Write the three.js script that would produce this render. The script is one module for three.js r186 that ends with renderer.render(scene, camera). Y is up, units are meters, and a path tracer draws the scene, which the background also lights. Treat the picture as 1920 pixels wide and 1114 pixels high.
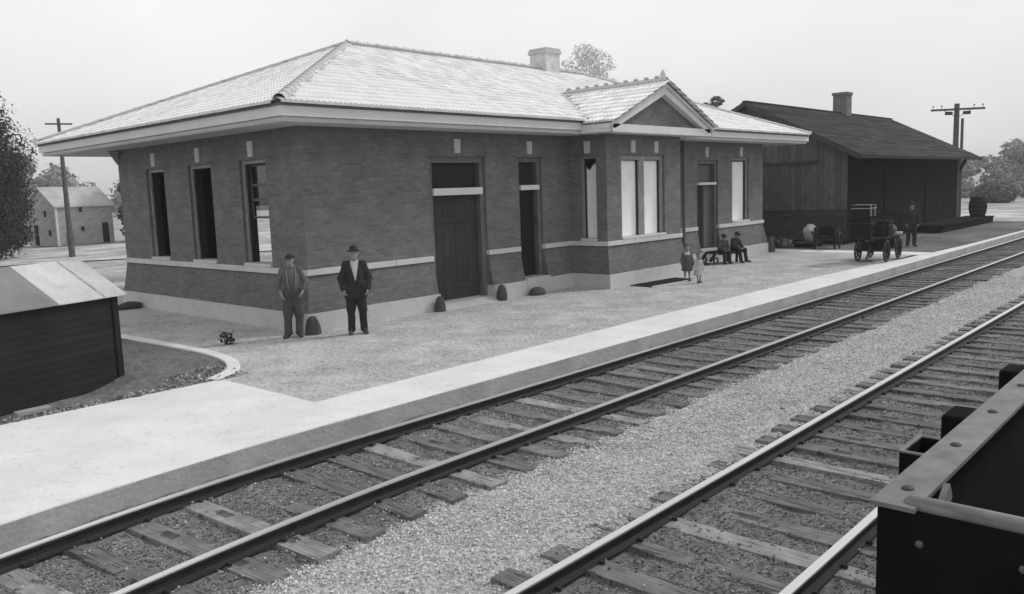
import * as THREE from 'three';
import { mergeGeometries, mergeVertices } from 'three/addons/utils/BufferGeometryUtils.js';
import { RoundedBoxGeometry } from 'three/addons/geometries/RoundedBoxGeometry.js';

// ------------------------------------------------------------------ camera, sky, sun, exposure
const scene = new THREE.Scene();
const W = 1024, H = 594;
const camera = new THREE.PerspectiveCamera(39.79, W / H, 0.05, 3000);
const CAM = new THREE.Vector3(-9.422, 2.70, 14.22);
camera.position.copy(CAM);
camera.up.set(0.118292, 0.991081, -0.061368);
camera.lookAt(CAM.clone().add(new THREE.Vector3(0.730991, -0.128744, -0.670133)));
scene.add(camera);

const renderer = new THREE.WebGLRenderer({ antialias: true });
renderer.setSize(W, H);
renderer.toneMapping = THREE.LinearToneMapping;
renderer.toneMappingExposure = 1.16;
renderer.shadowMap.enabled = true;

// seeded random numbers and tileable noise
function rng(seed) { let a = seed >>> 0; return () => { a |= 0; a = a + 0x6D2B79F5 | 0; let t = Math.imul(a ^ a >>> 15, 1 | a); t = t + Math.imul(t ^ t >>> 7, 61 | t) ^ t; return ((t ^ t >>> 14) >>> 0) / 4294967296; }; }
const R = rng(11);
function hash(x, y, s) { let h = Math.imul(x, 374761393) ^ Math.imul(y, 668265263) ^ Math.imul(s, 1442695041); h = Math.imul(h ^ h >>> 13, 1274126177); return ((h ^ h >>> 16) >>> 0) / 4294967296; }
function vnoise(x, y, p, s) {
  const xi = Math.floor(x), yi = Math.floor(y); let fx = x - xi, fy = y - yi;
  fx = fx * fx * (3 - 2 * fx); fy = fy * fy * (3 - 2 * fy);
  const w = v => p ? ((v % p) + p) % p : v;
  const a = hash(w(xi), w(yi), s), b = hash(w(xi + 1), w(yi), s), c = hash(w(xi), w(yi + 1), s), d = hash(w(xi + 1), w(yi + 1), s);
  return a + (b - a) * fx + (c - a) * fy + (a - b - c + d) * fx * fy;
}
function fbm(x, y, p, oct, s) { let v = 0, a = .5, t = 0; for (let i = 0; i < oct; i++) { v += a * vnoise(x, y, p, s + i); t += a; x *= 2; y *= 2; if (p) p *= 2; a *= .55; } return v / t; }
const clamp = (v, a, b) => Math.min(b, Math.max(a, v));
const sstep = (a, b, x) => { const t = clamp((x - a) / (b - a), 0, 1); return t * t * (3 - 2 * t); };

// hazy bright sky
{
  const w = 512, h = 256, d = new Float32Array(w * h * 4);
  for (let j = 0; j < h; j++) for (let i = 0; i < w; i++) {
    const th = (j + .5) / h * Math.PI - Math.PI / 2, ph = ((i + .5) / w - .5) * 2 * Math.PI;
    const y = Math.sin(th), cx = Math.cos(th) * Math.cos(ph), cz = Math.cos(th) * Math.sin(ph);
    const e = Math.max(y, 0);
    let L = 0.64 + 0.17 * sstep(0, .22, e) - 0.26 * sstep(.3, 1, e);
    const n = fbm(cx * 2.2 / (y + .5) + 31, cz * 2.2 / (y + .5) + 17, 0, 5, 3);
    L *= 0.87 + .27 * n;
    if (y < 0) L = 0.63 + (0.25 - .63) * sstep(0, .08, -y);
    d.set([L, L, L, 1], (j * w + i) * 4);
  }
  const t = new THREE.DataTexture(d, w, h, THREE.RGBAFormat, THREE.FloatType);
  t.mapping = THREE.EquirectangularReflectionMapping; t.magFilter = t.minFilter = THREE.LinearFilter; t.wrapS = THREE.RepeatWrapping; t.needsUpdate = true;
  scene.background = t; scene.environment = t;
}
const sun = new THREE.DirectionalLight(new THREE.Color().setRGB(1, .995, .985), 1.5);
const SUN = new THREE.Vector3(.72, .63, .29).normalize();
sun.position.copy(SUN).multiplyScalar(80).add(new THREE.Vector3(8, 0, 2)); sun.target.position.set(8, 0, 2);
sun.castShadow = true; sun.shadow.radius = 20; sun.shadow.mapSize.set(4096, 4096);
Object.assign(sun.shadow.camera, { left: -60, right: 60, top: 60, bottom: -60, near: 1, far: 220 });
scene.add(sun, sun.target);
scene.fog = new THREE.FogExp2(0xe6e6e6, .0010);

// ------------------------------------------------------------------ textures and materials
const toS = v => v <= .0031308 ? 12.92 * v : 1.055 * Math.pow(v, 1 / 2.4) - .055;
function tex(n, size, fn, srgb) {          // size = metres covered by one repeat; uv are metres
  const d = new Uint8Array(n * n * 4);
  for (let j = 0; j < n; j++) for (let i = 0; i < n; i++) {
    let v = clamp(fn((i + .5) / n, (j + .5) / n), 0, 1); v = Math.round(255 * (srgb ? toS(v) : v));
    const k = (j * n + i) * 4; d[k] = d[k + 1] = d[k + 2] = v; d[k + 3] = 255;
  }
  const t = new THREE.DataTexture(d, n, n); t.wrapS = t.wrapT = THREE.RepeatWrapping; t.magFilter = THREE.LinearFilter; t.minFilter = THREE.LinearMipmapLinearFilter; t.generateMipmaps = true;
  t.repeat.set(1 / size, 1 / size); if (srgb) t.colorSpace = THREE.SRGBColorSpace; t.needsUpdate = true; return t;
}
const grey = v => new THREE.Color().setRGB(v, v, v);
function mat(v, rough = .9, o = {}) { const m = new THREE.MeshStandardMaterial({ roughness: rough, side: THREE.DoubleSide, ...o }); m.color = grey(v); return m; }
function dull(v, o = {}) { const m = new THREE.MeshPhysicalMaterial({ roughness: 1, specularIntensity: .15, side: THREE.DoubleSide, ...o }); m.color = grey(v); return m; }
const nz = (x, y, f, o, s) => fbm(x * f, y * f, f, o, s);
const NX = 1024;
function brickFn(u, v) {
  const rows = 36, cols = 11; const r = Math.floor(v * rows), fv = v * rows - r;
  const uu = (u * cols + (r % 2 ? .5 : 0)); const c = Math.floor(uu), fu = uu - c;
  const cc = ((c % cols) + cols) % cols;
  const mort = (fv < .14 || fu < .045) ? 1 : 0;
  return { mort, tone: hash(cc, r, 5), e: Math.min(fv - .14, 1 - fv, (fu - .045) * 3, (1 - fu) * 3) };
}
const T = {};
T.brick = tex(NX, 2.4, (u, v) => { const b = brickFn(u, v), n = nz(u, v, 6, 5, 21), f = nz(u, v, 128, 2, 23); return b.mort ? .17 + .08 * (f - .5) : (.15 + .05 * (b.tone - .5) + .06 * (f - .5)) * (.7 + .6 * n); }, true);
T.brickB = tex(NX, 2.4, (u, v) => { const b = brickFn(u, v); return b.mort ? .2 : .7 + .25 * nz(u, v, 128, 2, 23) * clamp(b.e * 8, 0, 1); });
T.conc = tex(NX, 3, (u, v) => .8 + .24 * (nz(u, v, 5, 6, 31) - .5) + .12 * (nz(u, v, 180, 2, 33) - .5) - .07 * sstep(.7, .8, nz(u, v, 40, 2, 35)), true);
T.concB = tex(512, 3, (u, v) => nz(u, v, 64, 3, 34));
T.gravel = tex(NX, 4, (u, v) => { const a = nz(u, v, 7, 5, 41), f = vnoise(u * 200, v * 200, 200, 42), g = vnoise(u * 90, v * 90, 90, 43); return .55 + .40 * (a - .5) + .30 * (f - .5) + .22 * (g - .5); }, true);
T.gravelB = tex(NX, 4, (u, v) => .5 * vnoise(u * 200, v * 200, 200, 42) + .5 * vnoise(u * 90, v * 90, 90, 43));
T.dirt = tex(NX, 9, (u, v) => { const a = nz(u, v, 6, 6, 51), f = nz(u, v, 150, 3, 52); return .5 + .8 * (a - .5) + .45 * (f - .5); }, true);
T.dirtB = tex(512, 9, (u, v) => nz(u, v, 60, 4, 53));
T.wood = tex(512, 1.2, (u, v) => .62 + .5 * (fbm(u * 60, v * 5, 60, 4, 61) - .5) + .35 * (fbm(u * 8, v * 3, 8, 3, 62) - .5), true);
T.woodB = tex(512, 1.2, (u, v) => fbm(u * 60, v * 5, 60, 4, 61));
T.woodH = tex(512, 1.2, (u, v) => .62 + .5 * (fbm(u * 5, v * 60, 0, 4, 61) - .5) + .35 * (fbm(u * 3, v * 8, 0, 3, 62) - .5), true);
T.tie = tex(512, 1, (u, v) => { const gr = fbm(u * 48, v * 4, 0, 4, 71), ck = fbm(u * 30, v * 2.2, 0, 3, 73); return .60 + .3 * (gr - .5) + .55 * (fbm(u * 5, v * 5, 5, 4, 72) - .5) - .4 * sstep(.64, .7, ck); }, true);
T.tieB = tex(512, 1, (u, v) => fbm(u * 48, v * 4, 0, 4, 71) - .5 * sstep(.64, .7, fbm(u * 30, v * 2.2, 0, 3, 73)));
T.rust = tex(512, 1, (u, v) => .6 + .7 * (nz(u, v, 12, 5, 81) - .5), true);
T.stain = tex(512, 2, (u, v) => .7 + .55 * (nz(u, v, 4, 6, 91) - .5) + .15 * (nz(u, v, 90, 2, 92) - .5), true);
T.tileC = tex(256, 2, (u, v) => .90 + .25 * (nz(u, v, 4, 6, 91) - .5) + .1 * (nz(u, v, 90, 2, 92) - .5), true);
T.cloth = tex(256, .5, (u, v) => .75 + .5 * (nz(u, v, 5, 5, 95) - .5), true);
const M = {
  brick: mat(1, .92, { map: T.brick, bumpMap: T.brickB, bumpScale: .006 }),
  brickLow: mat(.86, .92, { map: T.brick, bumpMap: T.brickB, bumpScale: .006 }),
  belt: mat(.72, .85, { map: T.conc, bumpMap: T.concB, bumpScale: .003 }),
  walk: mat(.90, .9, { map: T.conc, bumpMap: T.concB, bumpScale: .004 }),
  kerbFaceShade: mat(.60, .95, { map: T.stain, bumpMap: T.concB, bumpScale: .006 }),  // stain mottle; the kerb side's shade is put into the darker base
  plinth: mat(.62, .9, { map: T.conc, bumpMap: T.concB, bumpScale: .005 }),
  gravel: mat(.78, 1, { map: T.gravel, bumpMap: T.gravelB, bumpScale: .012 }),
  dirt: mat(.30, 1, { map: T.dirt, bumpMap: T.dirtB, bumpScale: .05 }),
  ground: mat(.70, 1, { map: T.dirt, bumpMap: T.dirtB, bumpScale: .06 }),
  road: mat(.95, 1, { map: T.dirt, bumpMap: T.dirtB, bumpScale: .03 }),
  yard: mat(.24, 1, { map: T.dirt, bumpMap: T.dirtB, bumpScale: .04 }),
  ballast: mat(.9, 1, { map: T.gravel, vertexColors: true, bumpMap: T.gravelB, bumpScale: .01 }),
  stone: mat(1, .95),
  tile: mat(1, .6, { map: T.tileC }), tile2: mat(.93, .6, { map: T.tileC }), tile3: mat(1, .5, { map: T.tileC }),
  deck: mat(.25, .9), ridge: mat(.78, .7, { map: T.stain }),
  fascia: mat(.74, .7, { map: T.tileC }), fasciaD: mat(.16, .8), soffit: mat(.6, .8, { map: T.tileC }), doorFrame: mat(.20, .7, { map: T.wood }), frame: mat(.40, .6, { map: T.wood }), white: mat(.74, .6, { map: T.tileC }),
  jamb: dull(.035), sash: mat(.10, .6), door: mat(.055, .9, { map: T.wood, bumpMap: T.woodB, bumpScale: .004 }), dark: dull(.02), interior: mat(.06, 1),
  shade: mat(1, .9, { map: T.tileC }),
  glass: new THREE.MeshPhysicalMaterial({ transmission: 1, thickness: 0, roughness: .03, ior: 1.5, color: 0xffffff, side: THREE.DoubleSide }),
  metal: mat(.55, .6, { map: T.rust }),
  board: mat(.165, .95, { map: T.wood, bumpMap: T.woodB, bumpScale: .006 }), board2: mat(.135, .95, { map: T.wood, bumpMap: T.woodB, bumpScale: .006 }), board3: mat(.19, .95, { map: T.wood, bumpMap: T.woodB, bumpScale: .006 }),
  boardH: dull(.10, { map: T.woodH }), boardShade: dull(.011, { map: T.wood }), boardShade2: dull(.008, { map: T.wood }),  // the last two are near black: eave shade is put into their colour
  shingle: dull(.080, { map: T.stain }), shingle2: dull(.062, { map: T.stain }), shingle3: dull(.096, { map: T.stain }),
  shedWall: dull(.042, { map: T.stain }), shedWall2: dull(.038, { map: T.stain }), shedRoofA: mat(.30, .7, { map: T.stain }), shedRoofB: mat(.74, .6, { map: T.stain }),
  railTop: mat(.72, .3, { metalness: .6 }), rail: mat(.035, .85, { map: T.rust }),
  ties: [.13, .15, .17, .20, .14, .18].map(v => mat(v * 1.6, .97, { map: T.tie, bumpMap: T.tieB, bumpScale: .008 })), tieLight: mat(.46, .97, { map: T.tie, bumpMap: T.tieB, bumpScale: .008 }),
  rivet: mat(.09, .6), iron: mat(.03, .7), ironLt: mat(.24, .6, { map: T.rust, bumpMap: T.concB, bumpScale: .002 }), carSide: dull(.014, { map: T.rust }),
  leaf: dull(.05), leaf2: mat(.10, .9), leafFarHaze: mat(.24, .95), leafPaleHaze: mat(.7, .9), bark: mat(.06, 1, { map: T.wood }), pole: mat(.16, 1, { map: T.wood }),  // far and pale leaves are lightened: distance haze is put into their colour
  houseWall: mat(.62, .9, { map: T.woodH }), houseRoof: mat(.62, .8, { map: T.stain }),
  skin: mat(.24, .7), suit: mat(.028, .95, { map: T.cloth }), suit2: mat(.022, .95, { map: T.cloth }), shirt: mat(.62, .9, { map: T.cloth }), overall: mat(.14, .95, { map: T.cloth }), overall2: mat(.085, .95, { map: T.cloth }), greyShirt: mat(.24, .95, { map: T.cloth }), hat: mat(.02, .9), shoe: mat(.04, .6), hair: mat(.03, .8), dressD: mat(.12, .95, { map: T.cloth }), dressL: mat(.55, .95, { map: T.cloth }), eye: mat(.03, .3),
  trunk: dull(.03, { map: T.wood }), crate: dull(.045, { map: T.wood }), band: mat(.3, .6), sack: mat(.72, .95, { map: T.cloth }),
};

// ------------------------------------------------------------------ helpers
const V = (x, y, z) => new THREE.Vector3(x, y, z);
const counts = {};
function numbered(n) { const k = counts[n] = (counts[n] || 0) + 1; return k === 1 ? n : n + '_' + String(k - 1).padStart(3, '0'); }
function boxUV(g) {                                   // planar mapping in metres, by face normal
  const q = g.index ? g.toNonIndexed() : g; const p = q.attributes.position, uv = new Float32Array(p.count * 2);
  const a = V(), b = V(), c = V(), n = V();
  for (let i = 0; i < p.count; i += 3) {
    a.fromBufferAttribute(p, i); b.fromBufferAttribute(p, i + 1); c.fromBufferAttribute(p, i + 2);
    n.copy(b).sub(a).cross(c.clone().sub(a)); const ax = Math.abs(n.x), ay = Math.abs(n.y), az = Math.abs(n.z);
    [a, b, c].forEach((v, k) => { let s, t; if (ay >= ax && ay >= az) { s = v.x; t = v.z; } else if (ax >= az) { s = v.z; t = v.y; } else { s = v.x; t = v.y; } uv[(i + k) * 2] = s; uv[(i + k) * 2 + 1] = t; });
  }
  q.setAttribute('uv', new THREE.BufferAttribute(uv, 2)); return q;
}
function plain(g) { g = g.index ? g.toNonIndexed() : g; for (const k of Object.keys(g.attributes)) if (!['position', 'normal', 'uv'].includes(k)) g.deleteAttribute(k); return g; }
function join(gs) { return gs.length === 1 ? gs[0] : mergeGeometries(gs.map(plain), false); }
function mesh(name, g, m, parent) { const o = new THREE.Mesh(Array.isArray(g) ? join(g) : g, m); o.name = parent && parent !== scene ? name : numbered(name); o.castShadow = o.receiveShadow = true; (parent || scene).add(o); return o; }
function thing(name, label, category, x = 0, y = 0, z = 0, ry = 0, group) { const o = new THREE.Group(); o.name = numbered(name); o.position.set(x, y, z); o.rotation.y = ry; o.userData = { label, category }; if (group) o.userData.group = group; scene.add(o); return o; }
function tag(o, label, category, group) { Object.assign(o.userData, { label, category }); if (group) o.userData.group = group; return o; }
function struct(name, g, m) { const o = mesh(name, g, m); o.userData.kind = 'structure'; return o; }
function part(name, parent, x = 0, y = 0, z = 0, ry = 0) { const o = new THREE.Group(); o.name = name; o.position.set(x, y, z); o.rotation.y = ry; parent.add(o); return o; }
function bx(w, h, d, x = 0, y = 0, z = 0) { const g = new THREE.BoxGeometry(w, h, d); g.translate(x, y, z); return boxUV(g); }
function bxs(x0, x1, y0, y1, z0, z1) { return bx(x1 - x0, y1 - y0, z1 - z0, (x0 + x1) / 2, (y0 + y1) / 2, (z0 + z1) / 2); }
function rbx(w, h, d, x = 0, y = 0, z = 0, r = .012) { const g = new RoundedBoxGeometry(w, h, d, 1, Math.min(r, w / 3, h / 3, d / 3)); g.translate(x, y, z); return boxUV(g); }
function tris(pts, idx) { const g = new THREE.BufferGeometry(); g.setAttribute('position', new THREE.Float32BufferAttribute(pts.flat(), 3)); g.setIndex(idx); const q = g.toNonIndexed(); q.computeVertexNormals(); return boxUV(q); }
function hexa(p) {                                    // bottom 0-3 counter-clockwise seen from above, top 4-7
  return tris(p, [0, 2, 1, 0, 3, 2, 4, 5, 6, 4, 6, 7, 0, 1, 5, 0, 5, 4, 1, 2, 6, 1, 6, 5, 2, 3, 7, 2, 7, 6, 3, 0, 4, 3, 4, 7]);
}
function bar(a, b, w, h, up = V(0, 1, 0)) {            // a square bar from a to b
  const d = b.clone().sub(a), L = d.length(); d.normalize(); const s = V().crossVectors(up, d); if (s.lengthSq() < 1e-6) s.set(1, 0, 0); s.normalize(); const u = V().crossVectors(d, s);
  const g = bx(w, h, L); g.applyMatrix4(new THREE.Matrix4().makeBasis(s, u, d).setPosition(a.clone().add(b).multiplyScalar(.5))); return g;
}
function rod(a, b, r1, r2 = r1, seg = 8) {
  const d = b.clone().sub(a), L = d.length(); const g = new THREE.CylinderGeometry(r2, r1, L, seg, 1); g.translate(0, L / 2, 0);
  g.applyQuaternion(new THREE.Quaternion().setFromUnitVectors(V(0, 1, 0), d.normalize())); g.translate(a.x, a.y, a.z); return boxUV(g);
}
function sheet(pts, holes = []) { const s = new THREE.Shape(pts.map(p => new THREE.Vector2(p[0], -p[1]))); holes.forEach(h => s.holes.push(new THREE.Path(h.map(p => new THREE.Vector2(p[0], -p[1]))))); const g = new THREE.ShapeGeometry(s); g.rotateX(-Math.PI / 2); return g; }
function slab(pts, depth, bevel = .012) { const s = new THREE.Shape(pts.map(p => new THREE.Vector2(p[0], -p[1]))); const g = new THREE.ExtrudeGeometry(s, { depth: depth - bevel, bevelEnabled: bevel > 0, bevelSize: bevel, bevelThickness: bevel, bevelSegments: 2, steps: 1 }); g.rotateX(-Math.PI / 2); g.translate(0, -depth, 0); return g; }
const bend = x => x < -4 ? (x > -14 ? .021 * (x + 4) ** 2 : 2.1 + .42 * (-14 - x)) : 0;   // tracks and kerb curve gently at the near end

// signed-distance figures meshed with surface nets
function snet(f, lo, hi, h) {
  const n = [0, 1, 2].map(i => Math.ceil((hi[i] - lo[i]) / h) + 1), [nx, ny, nz_] = n, F = new Float32Array(nx * ny * nz_);
  for (let k = 0, q = 0; k < nz_; k++) for (let j = 0; j < ny; j++) for (let i = 0; i < nx; i++, q++) F[q] = f(lo[0] + i * h, lo[1] + j * h, lo[2] + k * h);
  const id = new Int32Array(nx * ny * nz_).fill(-1), pos = [], idx = [], at = (i, j, k) => i + nx * (j + ny * k);
  const E = [[0, 1], [0, 2], [0, 4], [1, 3], [1, 5], [2, 3], [2, 6], [3, 7], [4, 5], [4, 6], [5, 7], [6, 7]];
  for (let k = 0; k < nz_ - 1; k++) for (let j = 0; j < ny - 1; j++) for (let i = 0; i < nx - 1; i++) {
    const c = []; let m = 0; for (let b = 0; b < 8; b++) { c[b] = F[at(i + (b & 1), j + (b >> 1 & 1), k + (b >> 2))]; if (c[b] < 0) m |= 1 << b; }
    if (m === 0 || m === 255) continue; let sx = 0, sy = 0, sz = 0, w = 0;
    for (const [a, b] of E) if ((c[a] < 0) !== (c[b] < 0)) { const t = c[a] / (c[a] - c[b]); sx += (a & 1) + t * ((b & 1) - (a & 1)); sy += (a >> 1 & 1) + t * ((b >> 1 & 1) - (a >> 1 & 1)); sz += (a >> 2) + t * ((b >> 2) - (a >> 2)); w++; }
    id[at(i, j, k)] = pos.length / 3; pos.push(lo[0] + (i + sx / w) * h, lo[1] + (j + sy / w) * h, lo[2] + (k + sz / w) * h);
  }
  const quad = (a, b, c, d, s) => { if (a < 0 || b < 0 || c < 0 || d < 0) return; s ? idx.push(a, b, c, a, c, d) : idx.push(a, c, b, a, d, c); };
  for (let k = 1; k < nz_ - 1; k++) for (let j = 1; j < ny - 1; j++) for (let i = 1; i < nx - 1; i++) {
    const v = F[at(i, j, k)] < 0;
    if (v !== F[at(i + 1, j, k)] < 0) quad(id[at(i, j - 1, k - 1)], id[at(i, j, k - 1)], id[at(i, j, k)], id[at(i, j - 1, k)], v);
    if (v !== F[at(i, j + 1, k)] < 0) quad(id[at(i - 1, j, k - 1)], id[at(i - 1, j, k)], id[at(i, j, k)], id[at(i, j, k - 1)], v);
    if (v !== F[at(i, j, k + 1)] < 0) quad(id[at(i - 1, j - 1, k)], id[at(i, j - 1, k)], id[at(i, j, k)], id[at(i - 1, j, k)], v);
  }
  const g = new THREE.BufferGeometry(); g.setAttribute('position', new THREE.Float32BufferAttribute(pos, 3)); g.setIndex(idx); g.computeVertexNormals();
  const uv = new Float32Array(pos.length / 3 * 2); for (let i = 0; i < pos.length / 3; i++) { uv[2 * i] = pos[3 * i] + pos[3 * i + 2] * .7; uv[2 * i + 1] = pos[3 * i + 1]; } g.setAttribute('uv', new THREE.BufferAttribute(uv, 2));
  return g;
}
const smin = (a, b, k) => { const h = Math.max(k - Math.abs(a - b), 0) / k; return Math.min(a, b) - h * h * k * .25; };
function cone(a, b, r1, r2, flat = 1) {               // tapered capsule; flat > 1 squashes it front to back
  const ax = a[0], ay = a[1], az = a[2], dx = b[0] - ax, dy = b[1] - ay, dz = (b[2] - az), dd = dx * dx + dy * dy + dz * dz || 1e-9;
  return (x, y, z) => { let t = ((x - ax) * dx + (y - ay) * dy + (z - az) * dz) / dd; t = t < 0 ? 0 : t > 1 ? 1 : t; const ex = x - ax - t * dx, ey = y - ay - t * dy, ez = (z - az - t * dz) * flat; return Math.sqrt(ex * ex + ey * ey + ez * ez) - (r1 + t * (r2 - r1)); };
}
const ell = (c, r) => (x, y, z) => { const a = (x - c[0]) / r[0], b = (y - c[1]) / r[1], d = (z - c[2]) / r[2]; return (Math.sqrt(a * a + b * b + d * d) - 1) * Math.min(...r); };
const uni = (fs, k) => (x, y, z) => { let d = fs[0](x, y, z); for (let i = 1; i < fs.length; i++) d = smin(d, fs[i](x, y, z), k); return d; };

// leaves: many small faces through the volume of a few blobs
function leaves(blobs, n, size, seed, flat = .5) {
  const r = rng(seed), pos = new Float32Array(n * 12), nor = new Float32Array(n * 12), uv = new Float32Array(n * 8), idx = [];
  const tot = blobs.reduce((s, b) => s + b[3] * b[4] * b[5], 0); const d = V(), a = V(), b2 = V(), q = V();
  let k = 0;
  for (const b of blobs) {
    let m = Math.round(n * b[3] * b[4] * b[5] / tot); m = Math.min(m, n - k);
    for (let i = 0; i < m; i++, k++) {
      do d.set(r() * 2 - 1, r() * 2 - 1, r() * 2 - 1); while (d.lengthSq() > 1 || d.lengthSq() < .01);
      const rad = Math.pow(d.length(), .45); d.normalize(); const o = .85 + .3 * r();
      const cx = b[0] + d.x * rad * b[3] * o, cy = b[1] + d.y * rad * b[4] * o, cz = b[2] + d.z * rad * b[5] * o;
      q.set(d.x + (r() - .5) * 1.6, d.y + .4 + (r() - .5) * 1.6, d.z + (r() - .5) * 1.6).normalize();
      a.set(r() - .5, r() - .5, r() - .5).cross(q).normalize(); b2.crossVectors(q, a);
      const s = size * (.55 + .9 * r()), t = s * (.45 + flat * r());
      [[-1, -.2], [0, -1], [1, .2], [0, 1]].forEach(([u, v], j) => { const o3 = k * 12 + j * 3; pos[o3] = cx + a.x * u * s + b2.x * v * t; pos[o3 + 1] = cy + a.y * u * s + b2.y * v * t; pos[o3 + 2] = cz + a.z * u * s + b2.z * v * t; nor[o3] = q.x; nor[o3 + 1] = q.y; nor[o3 + 2] = q.z; });
      idx.push(k * 4, k * 4 + 1, k * 4 + 2, k * 4, k * 4 + 2, k * 4 + 3);
    }
  }
  const g = new THREE.BufferGeometry(); g.setAttribute('position', new THREE.BufferAttribute(pos.subarray(0, k * 12), 3)); g.setAttribute('normal', new THREE.BufferAttribute(nor.subarray(0, k * 12), 3)); g.setAttribute('uv', new THREE.BufferAttribute(uv.subarray(0, k * 8), 2)); g.setIndex(idx); return g;
}

// ------------------------------------------------------------------ the ground and the platform
{
  const xs = [], zs = []; for (let t = -40; t <= 40; t++) xs.push(10 + Math.sign(t) * (Math.abs(t) * 1.5 + Math.pow(Math.abs(t) / 40, 4) * 900));
  for (let t = -46; t <= 24; t++) zs.push(t < 0 ? 5.5 + t * 1.2 - Math.pow(-t / 46, 4) * 900 : 6 + t * 1.5 + Math.pow(t / 24, 4) * 700);
  const g = new THREE.PlaneGeometry(1, 1, xs.length - 1, zs.length - 1), p = g.attributes.position, uv = g.attributes.uv; let k = 0;
  for (let j = zs.length - 1; j >= 0; j--) for (let i = 0; i < xs.length; i++, k++) {
    const x = xs[i], z = zs[zs.length - 1 - j];
    const far = sstep(30, 120, Math.hypot(x - 10, z));
    p.setXYZ(k, x, z > 5.9 ? -.55 : (x < -1.5 && x > -24 && z > -14 && z < 5 ? -.45 : -.03) + far * .5 * (fbm(x * .02, z * .02, 0, 3, 7) - .5), z); uv.setXY(k, x, z);
  }
  g.computeVertexNormals(); struct('ground', g, M.ground);
}
const kerb = []; for (let x = -34; x <= 36; x += 1) kerb.push([x, 6.05 + bend(x)]);
struct('platform', (() => { const g = sheet([[-3.6, 5.3], [21.3, 5.3], [21.3, -.3], [21.3, -12], [-2.75, -12], [-2.62, -3], [-2.5, .2], [-2.66, 1.5], [-3.45, 2.55]]); g.translate(0, -.006, 0); return g; })(), M.gravel);
struct('walkway', slab([...kerb, [36, 5.9], [27, 5.82], [24, 5.72], [20, 5.5], [16, 5.2], [12, 5.05], [4, 4.98], [-3.38, 5.06], [-3.40, 2.75], [-3.55, 2.62], [-6.4, 2.66], [-34, 2.9]], .34, .018), M.walk);
struct('shaded_kerb_face', (() => { const g = slab([...kerb.map(([x, z]) => [x, z + .022]), ...kerb.map(([x, z]) => [x, z + .005]).reverse()], .33, 0); g.translate(0, -.016, 0); return boxUV(g); })(), M.kerbFaceShade);  // thin slab over the walkway side, coloured dark to paint in its shade
struct('verge', slab([[36, 6.06], [500, 6.06], [500, 3.6], [36, 5.2]], .34, .02), M.yard);
struct('kerb_strip', slab([[21.1, 5.7], [22.2, 5.75], [22.2, -.6], [21.1, -.6]], .2, .015), M.walk);
struct('yard', (() => { const g = sheet([[22.2, 5.7], [24, 5.74], [27, 5.8], [36, 5.88], [36, 5.3], [60, 4.2], [43, 1.5], [43, -14], [21, -14], [21, -.6]]); g.translate(0, -.012, 0); return g; })(), M.yard);
{ // rounded kerb of the bed and its earth
  const c = new THREE.CatmullRomCurve3([V(-3.5, 0, 2.56), V(-2.98, 0, 2.18), V(-2.6, 0, 1.45), V(-2.44, 0, .4), V(-2.46, 0, -.8), V(-2.56, 0, -3), V(-2.8, 0, -8), V(-2.9, 0, -12)]);
  const o = [], i2 = []; for (let i = 0; i <= 60; i++) { const p = c.getPoint(i / 60), t = c.getTangent(i / 60); o.push([p.x - t.z * .09, p.z + t.x * .09]); i2.push([p.x + t.z * .09, p.z - t.x * .09]); }
  const k = slab([...o, ...i2.reverse()], .2, .015); k.translate(0, .02, 0); struct('bed_kerb', k, M.walk);
  // earth inside the kerb, dipping towards the shed
  const edge = z => { let best = -2.5; for (let i = 0; i < 50; i++) { const p = c.getPoint(i / 49), q = c.getPoint(Math.min(1, (i + 1) / 49)); if (p.z >= z && q.z <= z) best = p.x + (q.x - p.x) * (p.z - z) / Math.max(1e-6, p.z - q.z); } return z > 2.5 ? -3.6 : best; };
  const nx = 90, nzz = 90, pos = [], uv = [], idx = []; for (let j = 0; j <= nzz; j++) for (let i = 0; i <= nx; i++) { const z = 2.68 - (j / nzz) ** 1.6 * 14.5, t = (i / nx) ** 1.5, x = edge(z) * (1 - t) - 20 * t; const d = 2.66 - z; pos.push(x, .004 * sstep(0, .1, d) - .02 - .24 * sstep(.18, .85, d) * sstep(-3.3, -4.7, x) * (1 - sstep(3, 6, d)) + .05 * (fbm(x * 4, z * 4, 0, 4, 57) - .5) * sstep(0, .2, d), z); uv.push(x, z); }
  for (let j = 0; j < nzz; j++) for (let i = 0; i < nx; i++) { const q = j * (nx + 1) + i; idx.push(q, q + nx + 1, q + 1, q + 1, q + nx + 1, q + nx + 2); }
  const b = new THREE.BufferGeometry(); b.setAttribute('position', new THREE.Float32BufferAttribute(pos, 3)); b.setAttribute('uv', new THREE.Float32BufferAttribute(uv, 2)); b.setIndex(idx); b.computeVertexNormals();
  struct('bed_earth', b, M.dirt);
}
struct('road', (() => { const g = sheet([[-60, -30], [4, -29], [14, -24], [30, -26], [60, -36], [60, -60], [18, -43], [0, -47], [-60, -52]]); g.translate(0, .02, 0); return g; })(), M.road);
struct('road', (() => { const g = sheet([[43.5, 5.6], [58, 5.6], [60, -2], [62, -60], [52, -60], [43.5, -1]]); g.translate(0, .015, 0); return g; })(), M.road);

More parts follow.
